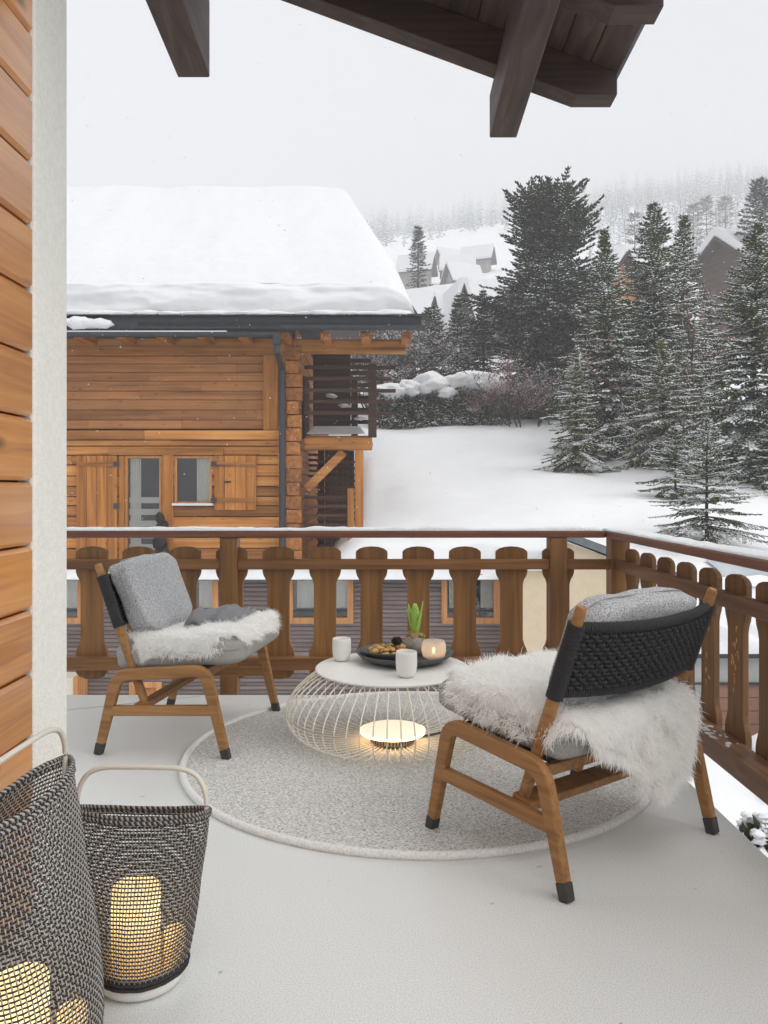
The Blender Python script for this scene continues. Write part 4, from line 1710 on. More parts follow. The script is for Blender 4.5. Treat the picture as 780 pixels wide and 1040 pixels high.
# side balcony
bxl, bxr = cx(309), cx(381)
bl = thing('tmp', '', '')
bpy.data.objects.remove(bl)
mb = MB()
mb.box(bxl, cx(378), CY0 - .05, CY0 + .22, cz(457), cz(444.5))
for k in range(9):
    mb.box(bxl, cx(377), CY0 + .25 + k * .36, CY0 + .56 + k * .36, cz(444.5) + .002, cz(441.5))
bal = mb.build('side_balcony', M['log'], ch, bevel=.02)
mb = MB()
for k, py in enumerate((372.5, 384, 396, 407.5, 419)):
    mb.box(bxl, cx(378), CY0 - .02, CY0 + .05, cz(py + 2.2), cz(py - 1.6))
mb.build('rail_bars', M['snowy_old'], bal, bevel=.012)
mb = MB()
for k, py in enumerate((373, 384.5, 396.5, 408, 419.5)):
    mb.box(cx(379), cx(402 - (k % 2) * 4), CY0 - .0 + .02, CY0 + .11, cz(py + 1.8), cz(py - 1.8))
    mb.box(cx(374), cx(378), CY0 + .12, CY0 + 3.6, cz(py + 2.), cz(py - 1.6))
mb.build('crossing_logs', M['old'], bal, bevel=.015)
for q in ((cx(374), cx(382.5), CY0 - .06, CY0 + .15, cz(444), cz(370)), (cx(350), cx(358), CY0 + 3.4, CY0 + 3.62, cz(440), cz(362))):
    MB().box(*q).build('balcony_post', M['old'], bal, bevel=.01)
0 and snow_strip('balcony_snow', bal, 0, bxl + .02, cx(372), CY0 + .3, CY0 + 1.6, cz(441) + .01, .05, 3, .08, 'slate')
MB().box(X_(318, 18.6), X_(356, 18.6), 18.6, 18.7, Z_(441, 18.6), Z_(358, 18.6)).build('stair_panel', M['old'], ch)
mb = MB()
for k, (px, py) in enumerate(((337, 402), (350, 412), (366, 425))):
    blob(mb, (X_(px, 17.6), 17.6, Z_(py, 17.6)), (.13, .3, .032), k, .5, 14, 9)
mb.add([(bxl + .02, CY0 + .2, cz(440)), (cx(371), CY0 + .2, cz(440)), (cx(362), CY0 + 2.2, cz(424)), (bxl + .02, CY0 + 2.2, cz(424))], [(0, 1, 2, 3)])
o_ = mb.build('balcony_snow', M['snow'], bal, smooth=True)
o_['kind'] = 'stuff'
# stairs and posts below the balcony
MB().bar((cx(311), CY0 + .05, cz(497)), (cx(349), CY0 + .05, cz(459)), .12, .17).build('brace', M['log'], ch, bevel=.012)
for q in ((cx(360.5), cx(369), CY0 - .05, CY0 + .12, -1.2, cz(457.2)), (cx(353), cx(359.5), CY0 - .1, CY0 + .04, -1.2, cz(496))):
    MB().box(*q).build('balcony_support', M['log_up'], ch, bevel=.012)
mb = MB()
for py in (505, 514, 523.5, 533):
    mb.box(bxl, cx(353), CY0 - .04, CY0 + .03, cz(py + 1.8), cz(py - 1.4))
mb.build('lower_rail_bars', M['snowy_old'], ch, bevel=.01)
mb = MB()
for k, px in enumerate((326, 333, 339, 345, 351, 356)):
    mb.box(X_(px, 18) - .07, X_(px, 18) + .07, 18 + .05 * k, 18.14 + .05 * k, -.8, Z_(457, 18))
for k in range(16):
    t = k / 15
    a = (X_(324, 18.5), 17.6, Z_(545, 18) + t * 2.2)
    mb.bar((X_(322, 17.5), 17.4, -.3 + t * 2.1), (X_(362, 17.5), 17.45, -.3 + t * 2.1), .10, .05)
mb.build('outside_stair', M['snowy_old'], ch, bevel=.01)
mb = MB()
for k in range(5):
    py = 462 + k * 5.4
    mb.box(X_(300, 19), X_(323, 19), 18.9, 18.98, Z_(py + 1.2, 19), Z_(py - 1.2, 19))
mb.build('back_rail_bars', M['old'], ch)

# ------------------------------------------------------------------ low annex just below the terrace
AY = 14.0
def ax(px): return X_(px, AY)
def az(py): return Z_(py, AY)


an = thing('annex', 'low taupe boarded annex with orange framed windows and snow along its flat roof edge', 'annex', (-2, 15, -3.2))
mb = MB()
rg = random.Random(4)
holes = [(ax(a), ax(b), az(633), az(583)) for a, b in ((18, 86), (155, 222.5), (292, 359), (448, 507))]
holes += [(ax(132), ax(165), -3.4, az(692))]
boards(mb, -10, ax(523), -3.6, az(584), .075, AY, .03, .006, .004)
mb.build('siding', M['taupe'], an)
MB().box(-10, ax(523), AY + .35, AY + 1.2, -3.6, az(584)).build('wall_core', M['dark_in'], an)
MB().box(-10.2, ax(525), AY - .22, AY + 2.2, az(588), az(585.5)).build('flat_roof', M['slate'], an)
for k, (hx0, hx1, hz0, hz1) in enumerate(holes[:4]):
    mb = MB()
    frame_bars(mb, hx0, hx1, hz0, hz1, AY - .07, AY + .05, .105)
    mid = (hx0 + hx1) / 2
    mb.box(mid - .07, mid + .07, AY - .06, AY + .05, hz0 + .105, hz1 - .105)
    fo = mb.build('window', M['frame'], an, bevel=.006)
    MB().box(hx0 + .1, hx1 - .1, AY + .0, AY + .008, hz0 + .1, hz1 - .1).build('pane', M['pane'], fo)
    mb = MB()
    mb.box(hx0 + .1, mid - .09, AY - .045, AY - .03, hz0 + .20, hz0 + .23)
    mb.box(mid + .09, hx1 - .1, AY - .045, AY - .03, hz0 + .20, hz0 + .23)
    mb.build('sash_bar', M['zinc'], fo)
    mb = MB()
    for q in range(2):
        xa = (hx0 + .15, mid + .2)[q]
        n = 16
        vs = []
        for i in range(n):
            x = xa + .42 * i / (n - 1)
            vs += [(x, AY + .14 + .02 * math.sin(i * 1.4), hz0 + .25), (x, AY + .14 + .02 * math.sin(i * 1.4), hz1 - .1)]
        mb.add(vs, [(2 * i, 2 * i + 2, 2 * i + 3, 2 * i + 1) for i in range(n - 1)])
    mb.build('curtain', M['curtain'], fo, smooth=True)
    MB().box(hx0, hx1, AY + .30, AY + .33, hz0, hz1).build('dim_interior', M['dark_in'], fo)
hx0, hx1, hz0, hz1 = holes[4]
mb = MB()
frame_bars(mb, hx0, hx1, hz0, hz1, AY - .06, AY + .05, .10)
fo = mb.build('door', M['frame'], an, bevel=.006)
MB().box(hx0 + .1, hx1 - .1, AY - .01, AY + .02, hz0, hz1 - .1).build('door_panel', M['log_up'], fo)
sn = snow_strip('roof_snow', an, 0, -10.1, ax(524), AY - .27, AY + 1.95, az(588) + .02, .17, 8, .12, 'snow')
# pale extension left
MB().box(-9.5, ax(88), AY - .5, AY - .035, -3.6, az(682)).build('pale_base', M['white_wall'], an)
MB().box(ax(86), ax(90), AY - .52, AY - .04, -3.6, az(681)).build('corner_board', M['frame'], an)

# ------------------------------------------------------------------ beige rendered house with grey pent roof
BY = 13.0
def bx2(px): return X_(px, BY)
def bz(py): return Z_(py, BY)


be = thing('rendered_house', 'beige rendered house with a sloping grey roof beyond the railing corner', 'house', (bx2(575), 14, -3.2))
MB().prism([(bx2(523), -3.6), (bx2(690), -3.6), (bx2(690), bz(592)), (bx2(580), bz(552)), (bx2(577), bz(579)), (bx2(523), bz(579))], 1, BY, BY + 1.0).build('wall', M['beige'], be)
MB().add([(bx2(572), BY - .15, bz(547)), (bx2(700), BY - .15, bz(594)), (bx2(700), BY - .15, bz(594) + .13), (bx2(572), BY - .15, bz(547) + .13),
          (bx2(572), BY + 1.4, bz(547)), (bx2(700), BY + 1.4, bz(594)), (bx2(700), BY + 1.4, bz(594) + .13), (bx2(572), BY + 1.4, bz(547) + .13)],
         [(0, 1, 2, 3), (7, 6, 5, 4), (0, 4, 5, 1), (1, 5, 6, 2), (2, 6, 7, 3), (3, 7, 4, 0)]).build('roof', M['slate'], be)
snow_strip('ledge_snow', be, 0, bx2(520), bx2(577), BY - .1, BY + .9, bz(579) + .003, .13, 12, .08, 'snow')

# ------------------------------------------------------------------ garage and car right of the balcony
GYY = 12.0
ga = thing('garage', 'low concrete garage with snow on top, seen between the balusters of the right railing', 'garage', (6.2, 12.3, -2.7))
gx0, gx1 = X_(697, GYY), 14.0
zt_ = -1.22
MB().box(gx0, gx1, GYY, GYY + .9, -3.2, zt_ - .10).build('wall', M['concrete'], ga)
MB().box(gx0 - .1, gx1, GYY - .12, GYY + .95, zt_ - .098, zt_ - .03).build('roof_edge', M['zinc'], ga)
MB().box(gx0 - .08, gx1, GYY - .09, GYY - .04, zt_ - .50, zt_ - .47).build('ledge_line', M['zinc'], ga)
for k in range(3):
    a = gx0 + .25 + k * 1.6
    mb = MB()
    for j in range(5):
        mb.box(a, a + 1.3, GYY - .05, GYY - .004, -2.72 + j * .2, -2.72 + j * .2 + .19)
    mb.build('garage_door', M['brick_door'], ga, bevel=.006)
snow_strip('roof_snow', ga, 0, gx0 - .1, gx1, GYY - .14, GYY + .95, zt_ - .028, .34, 15, .1, 'snow')

car = thing('parked_car', 'grey parked car with snow on its roof, glimpsed between the right balusters', 'car', (6.9, 10.55, -2.9))
cxx, cyy, czz = 6.9, 10.55, -3.10
prof_ = [(-2.05, .32), (-2.1, .62), (-1.95, .78), (-1.2, .86), (-.65, 1.32), (.75, 1.36), (1.35, .98), (2.0, .92), (2.1, .62), (2.05, .3)]
mb = MB()
mb.prism([(cxx + x, czz + z) for x, z in prof_], 1, cyy - .82, cyy + .82)
mb.build('body', M['car'], car, bevel=.07, seg=3, smooth=False)
mb = MB()
for sy in (-1, 1):
    mb.prism([(cxx - 1.02, czz + .9), (cxx - .58, czz + 1.25), (cxx + .05, czz + 1.28), (cxx + .05, czz + .9)], 1, cyy + sy * .825 - .004, cyy + sy * .825 + .004)
    mb.prism([(cxx + .12, czz + .9), (cxx + .12, czz + 1.28), (cxx + .7, czz + 1.28), (cxx + 1.1, czz + .97)], 1, cyy + sy * .825 - .004, cyy + sy * .825 + .004)
mb.build('side_windows', M['pane'], car)
for sx in (-1.3, 1.3):
    for sy in (-1, 1):
        wl = thing('wheel', None, None)
        bpy.data.objects.remove(wl)
        mb = MB().tube([(cxx + sx, cyy + sy * .84 - .1, czz + .32), (cxx + sx, cyy + sy * .84 + .02, czz + .32)], .31, 24)
        wo = mb.build('wheel', M['tyre'], car)
        MB().tube([(cxx + sx, cyy + sy * .84 - .11 if sy < 0 else cyy + sy * .84 + .0, czz + .32), (cxx + sx, cyy + sy * .84 - .08 if sy < 0 else cyy + sy * .84 + .03, czz + .32)], .19, 16).build('rim', M['lamp_body'], wo)
mb = MB()
blob(mb, (cxx + .05, cyy, czz + 1.36), (.82, .78, .16), 3, .12, 18, 8, -.02)
blob(mb, (cxx - 1.55, cyy, czz + .83), (.42, .72, .10), 5, .12, 18, 8, -.03)
mb.build('car_snow', M['snow'], car, smooth=True)


# ------------------------------------------------------------------ trees
class Leaves:
    def __init__(s): s.P, s.D, s.L, s.W = [], [], [], []

    def add(s, p, d, l, w): s.P.append(p); s.D.append(d); s.L.append(l); s.W.append(w)

    def build(s, name, mat, parent=None, origin=None):
        P, D = np.array(s.P, float), np.array(s.D, float)
        L, W = np.array(s.L)[:, None], np.array(s.W)[:, None]
        D = D / (np.linalg.norm(D, axis=1)[:, None] + 1e-9)
        sd = np.cross(D, [0, 0, 1.0])
        n = np.linalg.norm(sd, axis=1)[:, None]
        sd = np.where(n > 1e-3, sd / (n + 1e-9), [1.0, 0, 0])
        up = np.cross(sd, D)
        Mm = P + .42 * D * L
        V = np.stack([P, Mm + up * W, Mm - .5 * up * W + .87 * sd * W, Mm - .5 * up * W - .87 * sd * W, P + D * L], 1)
        f = np.array([[0, 2, 1], [0, 3, 2], [0, 1, 3], [4, 1, 2], [4, 2, 3], [4, 3, 1]])
        a = V[0]
        nn = np.cross(a[f[0][1]] - a[f[0][0]], a[f[0][2]] - a[f[0][0]])
        if np.dot(nn, a[f[0]].mean(0) - a.mean(0)) < 0:
            f = f[:, ::-1]
        Fc = (np.arange(len(P)) * 5)[:, None, None] + f[None]
        return place(name, V.reshape(-1, 3), Fc.reshape(-1, 3), mat, parent, origin)


def conifer(name, label, base, h, r, seed, mat='spruce', cat='tree', group=None, fine=1.0, whorl=.42, clump=(.17, .032), prof=None, lift=.35, droop=.28, bare=.04, side=.42, dens=1.0, bark='bark', per=6, snowy=True):
    rg = random.Random(seed)
    root = thing(name, label, cat, base, 0, group)
    bx_, by_, bz_ = base
    lx, ly = rg.uniform(-.02, .02), rg.uniform(-.02, .02)
    tp = [(bx_ + lx * h * t + .01 * h * math.sin(t * 5 + seed) * t * (1 - t), by_ + ly * h * t, bz_ - .15 + (h + .12) * t) for t in np.linspace(0, 1, 14)]
    tr = [max(.004, .018 * h * (1 - t) ** .9 + .003) for t in np.linspace(0, 1, 14)]
    tp = np.array(tp)
    mb = MB().tube(tp, tr, 8)
    lv = Leaves()
    prof = prof or (lambda t: (1 - t) ** 1.02)
    z = bare * h
    cl, cw = clump
    limbs = []
    ph = rg.uniform(0, 6)
    while z < h * .985:
        t = z / h
        R_ = r * prof(t)
        n = max(4, int(per + 2 + rg.uniform(-1, 1.5)))
        ph += rg.uniform(.3, 1.1)
        for k in range(n):
            a = ph + 2 * PI * (k + rg.uniform(-.25, .25)) / n
            L = R_ * rg.uniform(.68, 1.12)
            if L < .04:
                continue
            el = lift * (t - .35) * 2 + rg.uniform(-.12, .12)
            ns = max(3, int(L / (cl * .62) * fine))
            org = cr_spline(tp, t * (len(tp) - 1) * .9999) + np.array([0, 0, rg.uniform(-.15, .15) * whorl])
            pts = []
            p = org.copy()
            for i in range(ns + 1):
                s = i / ns
                e = el - droop * math.sin(s * PI * .75) * (1.2 - t) + .30 * max(0, s - .62)
                d = np.array([math.cos(a) * math.cos(e), math.sin(a) * math.cos(e), math.sin(e)])
                a += rg.uniform(-.05, .05)
                pts.append((p.copy(), d))
                p = p + d * L / ns
            if L > .25:
                limbs.append(([q[0] for q in pts[:max(2, int(ns * .7))]], .006 * (1 + L)))
            for i, (q, d) in enumerate(pts):
                s = i / ns
                if s < .08 and t < .9:
                    continue
                lv.add(q, d + np.array([rg.uniform(-.15, .15), rg.uniform(-.15, .15), rg.uniform(-.1, .15)]), cl * rg.uniform(.8, 1.25), cw * rg.uniform(.8, 1.2))
                if rg.random() > dens:
                    continue
                sl_ = L * side * (1 - s * .86) * rg.uniform(.6, 1.1) * min(1, .35 + s * 2.5)
                for sg in (-1, 1):
                    aa = math.atan2(d[1], d[0]) + sg * rg.uniform(.7, 1.15)
                    m_ = max(1, int(sl_ / (cl * .72)))
                    qq = q.copy()
                    for j in range(m_):
                        ee = math.asin(max(-1, min(1, d[2]))) - .10 - .25 * j / m_ + rg.uniform(-.18, .18)
                        dd = np.array([math.cos(aa) * math.cos(ee), math.sin(aa) * math.cos(ee), math.sin(ee)])
                        lv.add(qq, dd, cl * rg.uniform(.75, 1.2), cw * rg.uniform(.75, 1.2))
                        if m_ > 2 and j < m_ - 1 and rg.random() < .6:
                            a3 = aa - sg * rg.uniform(.5, .9)
                            lv.add(qq, np.array([math.cos(a3), math.sin(a3), ee - .1]), cl * .9, cw * .9)
                        qq = qq + dd * cl * .74
        z += whorl * (1 - .55 * t) * rg.uniform(.8, 1.2)
    # leader
    top = tp[-1]
    for k in range(4):
        lv.add(top - np.array([0, 0, (.10 + .12 * k) * h * .1]), (rg.uniform(-.12, .12), rg.uniform(-.12, .12), 1), h * .028 + .05, cw * .5)
    for pts, rr in limbs:
        mb.tube(pts, np.linspace(rr, rr * .4, len(pts)), 4, caps=False)
    mb.build('trunk', M[bark], root)
    lv.build('crown', M[mat], root)
    return root


def tree_at(px, pyb, Y, pyt, wpx, **k):
    X, _, Z = at(px, pyb, Y)
    Z = min(Z, terrain(X, Y) + .05) if pyb else terrain(X, Y)
    h = Z_(pyt, Y) - Z
    return dict(base=(X, Y, Z), h=h, r=wpx * Y / F * .74, **k)


G = 'spruces on the snowy slope'
# big stone pine
conifer('stone_pine', 'tallest dark pine with broad rounded top, behind the snow meadow', seed=3, mat='arolla', fine=1.0, whorl=.36, clump=(.25, .058),
        prof=lambda t: (.30 + .70 * min(1, (1 - t) * 1.75) ** .75) * (1 if t < .93 else max(.15, (1 - t) * 11)) * (.85 + .25 * math.sin(t * 17)), lift=.55, droop=.05, bare=.05, side=.50, per=7, cat='pine tree',
        **tree_at(561, 428, 38, 190, 122))
conifer('spruce', 'slender spruce with a long bare leader, in front of the broad dark pine', seed=8, whorl=.30, clump=(.17, .042), mat='spruce', group=G, **tree_at(618, 478, 27, 232, 118, prof=lambda t: (1 - t) ** 1.05, bare=.02))
conifer('spruce', 'small bushy spruce standing alone at the edge of the snow meadow', seed=12, whorl=.24, clump=(.11, .029), mat='spruce_y', group=G, **tree_at(585, 472, 24, 352, 62, bare=.0))
conifer('spruce', 'tall frosted spruce with pale tip, left of the red-berried tree', seed=21, whorl=.30, clump=(.18, .044), mat='spruce', group=G, **tree_at(668, 468, 29, 205, 128, prof=lambda t: (1 - t) ** .9, bare=.02))
conifer('spruce', 'spruce with a thin tip close behind the tall frosted spruce', seed=22, whorl=.34, clump=(.18, .044), mat='spruce', group=G, **tree_at(689, 460, 32, 218, 96, bare=.04))
conifer('spruce', 'mid-size olive green spruce below the tall frosted spruce', seed=31, whorl=.26, clump=(.12, .030), mat='spruce_y', group=G, **tree_at(674, 470, 24.0, 345, 112, bare=.0))
conifer('spruce', 'very small spruce directly left of the thin young spruce', seed=33, whorl=.20, clump=(.10, .020), mat='spruce', group=G, **tree_at(686, 513, 18.8, 432, 92, bare=.0, droop=.2))
conifer('spruce', 'thin young spruce with open branches just beyond the railing', seed=41, whorl=.20, clump=(.085, .0145), mat='spruce', group=G, **tree_at(718, 556, 15.0, 425, 128, bare=.03, per=6, lift=.5, droop=.15, side=.40, dens=1.0))
conifer('spruce', 'large spruce at the right frame edge with tiered branches', seed=52, whorl=.28, clump=(.145, .034), mat='spruce', group=G, **tree_at(762, 500, 21, 228, 150, prof=lambda t: (1 - t) ** .9, bare=.03))
conifer('spruce', 'low dense spruce cut by the right frame edge', seed=55, whorl=.22, clump=(.11, .026), mat='spruce', group=G, **tree_at(792, 512, 19.5, 420, 90, bare=.0))
conifer('spruce', 'spruce half hidden behind the berry tree and the large edge spruce', seed=57, whorl=.34, clump=(.19, .046), mat='spruce', group=G, **tree_at(722, 440, 36, 318, 84, bare=.0))
conifer('spruce', 'dark spruce low behind the small bushy spruce', seed=58, whorl=.28, clump=(.18, .046), mat='spruce', group=G, **tree_at(640, 470, 30, 322, 110, bare=.0))
G2 = 'small spruces behind the hedge'
conifer('spruce', 'pale round-topped spruce behind the hedge, nearest the chalet balcony', seed=61, whorl=.34, clump=(.22, .048), mat='spruce', group=G2, **tree_at(438, 0, 38, 312, 52, prof=lambda t: (1 - t) ** .6, bare=.0))
conifer('spruce', 'pointed spruce behind the hedge below the dark gable', seed=62, whorl=.28, clump=(.19, .046), mat='spruce', group=G2, **tree_at(463, 0, 39, 298, 40, bare=.0))
conifer('spruce', 'slim dark spruce behind the hedge beside the broad pine', seed=63, whorl=.28, clump=(.19, .046), mat='arolla', group=G2, **tree_at(491, 0, 40, 292, 34, bare=.0))
conifer('spruce', 'short spruce behind the hedge between two pointed ones', seed=64, whorl=.28, clump=(.19, .046), mat='spruce', group=G2, **tree_at(476, 0, 41, 318, 40, bare=.0))
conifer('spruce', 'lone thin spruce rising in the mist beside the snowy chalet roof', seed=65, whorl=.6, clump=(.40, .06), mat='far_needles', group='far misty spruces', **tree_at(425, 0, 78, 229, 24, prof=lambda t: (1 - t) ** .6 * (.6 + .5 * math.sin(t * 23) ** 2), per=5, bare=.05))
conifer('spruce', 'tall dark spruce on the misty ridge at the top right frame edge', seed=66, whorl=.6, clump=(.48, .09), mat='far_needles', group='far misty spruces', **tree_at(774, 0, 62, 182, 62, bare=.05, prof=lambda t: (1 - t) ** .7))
# stone pine skirts
conifer('spruce', 'dark low fir under the left side of the broad pine', seed=71, whorl=.36, clump=(.26, .055), mat='arolla', group=G, **tree_at(538, 0, 37, 330, 90, bare=.0, prof=lambda t: (1 - t) ** .6))


def bare_tree(name, label, base, h, r, seed, mat, cat, group=None, thick=.02, depth=4, spread=.6, tw=.012, berries=0, up=.5, stems=1, kids=(3, 5), bark='bark'):
    """trunk that forks into finer and finer limbs; the finest are twigs"""
    rg = random.Random(seed)
    root = thing(name, label, cat, base, 0, group)
    mb, lv, be_ = MB(), Leaves(), MB()

    def grow(p, d, L, w_, lev):
        n = 3
        pts = [p]
        for i in range(n):
            d = (d + Vector((rg.uniform(-.22, .22), rg.uniform(-.22, .22), rg.uniform(-.08, .14)))).normalized()
            p = p + d * L / n
            pts.append(p)
        if lev >= depth - 1:
            for a, b in zip(pts, pts[1:]):
                lv.add(tuple(a), tuple(b - a), (b - a).length * 1.1, tw)
            if berries and rg.random() < berries:
                blob(be_, pts[-1], (.035, .035, .035), rg.random() * 9, .2, 6, 4)
            return
        mb.tube(pts, np.linspace(w_, w_ * .6, n + 1), 5, caps=False)
        for k in range(rg.randint(*kids)):
            q = pts[rg.choice((1, 2, 3, 3))]
            ax_ = Vector((rg.uniform(-1, 1), rg.uniform(-1, 1), rg.uniform(-.3, 1) * up)).normalized()
            dd = (d * (1 - spread) + ax_ * spread).normalized()
            grow(q, dd, L * rg.uniform(.55, .8), w_ * .55, lev + 1)

    for s_ in range(stems):
        a = 2 * PI * s_ / max(1, stems) + rg.uniform(0, 1)
        d = Vector((math.cos(a) * .55, math.sin(a) * .55, 1)).normalized() if stems > 1 else Vector((0, 0, 1))
        b = Vector(base) + Vector((math.cos(a), math.sin(a), 0)) * (r * .35 if stems > 1 else 0) - Vector((0, 0, .1))
        grow(b, d, h * .42, thick * h, 0)
    mb.build('trunk', M[bark], root)
    lv.build('twigs', M[mat], root)
    if berries:
        be_.build('berries', M['berry'], root, smooth=True)
    return root


X, Y = X_(704, 26), 26
bare_tree('rowan_tree', 'leafless tree dotted with red berries between the tall spruces', (X, Y, terrain(X, Y)), 6.2, 2, 5, 'red_twigs', 'tree', None, .017, 5, .60, .017, .16, .6, 1, (4, 5))
X, Y = X_(690, 33), 33
bare_tree('rowan_tree', 'leafless berry tree, frosted grey, behind the tall frosted spruce', (X, Y, terrain(X, Y)), 7.4, 2, 6, 'grey_twigs', 'tree', None, .016, 5, .62, .016, .10, .6, 1, (4, 5))
X, Y = X_(532, 33), 33
bare_tree('shrub', 'frosted reddish bare shrub at the edge of the snow meadow, right of the hedge', (X, Y, terrain(X, Y)), 3.3, 1.7, 7, 'red_twigs', 'shrub', None, .010, 4, .6, .016, 0, .5, 9, (4, 6))
X, Y = X_(500, 34), 33.6
bare_tree('shrub', 'low reddish bare shrub against the end of the hedge', (X, Y, terrain(X, Y)), 2.2, 1.2, 17, 'red_twigs', 'shrub', None, .010, 4, .6, .016, 0, .5, 7, (4, 6))
X, Y = X_(560, 34), 33.6
bare_tree('shrub', 'grey bare shrub below the broad pine', (X, Y, terrain(X, Y)), 2.7, 1.3, 18, 'grey_twigs', 'shrub', None, .010, 4, .6, .018, 0, .5, 7, (4, 6))
X, Y = X_(408, 37), 37
bare_tree('shrub', 'frosted grey bare shrub behind the dark balcony logs', (X, Y, terrain(X, Y)), 5.0, 1.6, 19, 'grey_twigs', 'shrub', None, .010, 4, .6, .020, 0, .5, 8, (5, 6))
X, Y = X_(385, 38), 38
bare_tree('shrub', 'frosted bare shrub seen through the chalet balcony', (X, Y, terrain(X, Y)), 4.6, 1.6, 20, 'grey_twigs', 'shrub', None, .010, 4, .6, .020, 0, .5, 8, (5, 6))

# larches standing in the mist
larch_labels = ['misty grey larch left of the tall frosted spruce', 'misty larch just left of the far chalet roof, slimmest of the row', 'misty larch right behind the far chalet gable, tallest of the row', 'misty larch between the far chalet and the dark ridge spruce']
for k, (px, Y, pt, wd) in enumerate(((645, 150, 217, 20), (704, 150, 207, 18), (718, 160, 200, 22), (737, 165, 199, 28))):
    X = X_(px, Y)
    conifer('larch', larch_labels[k], seed=80 + k, whorl=1.5, clump=(1.2, .085), mat='larch', group='bare larches in the mist', **tree_at(px, 0, Y, pt, wd, prof=lambda t: (1 - t) ** .6 * (.75 + .25 * math.sin(t * 31)), per=5, bare=.12, dens=.8, lift=.3, droop=.1))

# clipped hedge under snow caps
HY = 34.0
hd = thing('hedge', 'evergreen hedge under a thick lumpy cap of snow at the top of the meadow', 'hedge', (X_(440, HY), HY, terrain(X_(440, HY), HY)))
lv = Leaves()
rg = random.Random(6)
x0, x1 = X_(380, HY), X_(505, HY)
for k in range(5200):
    x = rg.uniform(x0, x1)
    y = HY + rg.uniform(-.75, .6)
    zb = terrain(x, y)
    ht = 1.65 + .25 * fbm(x * 1.2, 3, 1)
    z = zb + rg.uniform(0, 1) ** .8 * ht
    lv.add((x, y, z), (rg.uniform(-1, 1), rg.uniform(-1.2, .4), rg.uniform(-.4, .7)), rg.uniform(.14, .26), rg.uniform(.03, .055))
lv.build('foliage', M['hedge'], hd)
mb = MB()
for k, (px, pw, ph_, py) in enumerate(((396, 34, 15, 399), (417, 22, 18, 396), (437, 30, 24, 392), (452, 20, 19, 399), (468, 26, 20, 389), (483, 34, 22, 390), (500, 20, 18, 394))):
    x = X_(px, HY)
    blob(mb, (x, HY - .1, Z_(py, HY)), (pw * HY / F * .72, .9, ph_ * HY / F * .54), k * 2.3, .30, 48, 28, -9, 1.7)
mb.build('snow_cap', M['snow'], hd, smooth=True)

# snow-laden shrub below the right railing
sx_, sy_ = X_(800, 5.2), 5.2
sh = thing('shrub', 'dark evergreen shrub with snow on its leaves below the right edge of the terrace', 'shrub', (sx_, sy_, terrain(sx_, sy_)))
lv = Leaves()
for k in range(2600):
    a, e, q = rg.uniform(0, 2 * PI), rg.uniform(-.3, 1.5), rg.random() ** .4
    d = Vector((math.cos(a) * math.cos(e), math.sin(a) * math.cos(e), math.sin(e)))
    rr = .95 * (1 + .25 * fbm(d.x * 2, d.y * 2, d.z * 2))
    p = Vector((sx_, sy_, -1.95)) + Vector((d.x * rr, d.y * rr, d.z * rr * .95)) * q
    lv.add(tuple(p), (d.x + rg.uniform(-.5, .5), d.y + rg.uniform(-.5, .5), d.z + rg.uniform(-.5, .5)), rg.uniform(.07, .13), rg.uniform(.018, .03))
lv.build('foliage', M['hedge'], sh)
mb = MB()
for k in range(150):
    a, e = rg.uniform(0, 2 * PI), rg.uniform(.35, 1.4)
    d = Vector((math.cos(a) * math.cos(e), math.sin(a) * math.cos(e), math.sin(e)))
    rr = .97 * (1 + .25 * fbm(d.x * 2, d.y * 2, d.z * 2))
    blob(mb, Vector((sx_, sy_, -1.95)) + d * rr, (rg.uniform(.02, .075), rg.uniform(.02, .07), rg.uniform(.012, .03)), k, .6, 12, 7, -9, 2.0)
mb.build('snow_cap', M['snow'], sh, smooth=True)['kind'] = 'stuff'
mb = MB()
for k in range(7):
    a = k * .9
    mb.tube([(sx_ + .1 * math.cos(a), sy_ + .1 * math.sin(a), terrain(sx_, sy_) - .1), (sx_ + .5 * math.cos(a), sy_ + .5 * math.sin(a), -1.6)], .015, 5)
mb.build('stem', M['bark'], sh)

# ------------------------------------------------------------------ far houses
M['dark_gable'] = wood('dark_gable_boards', lin((44, 28, 20)), lin((74, 48, 34)), lin((98, 66, 46)), 0, .7, 0, .4, .3, .2)


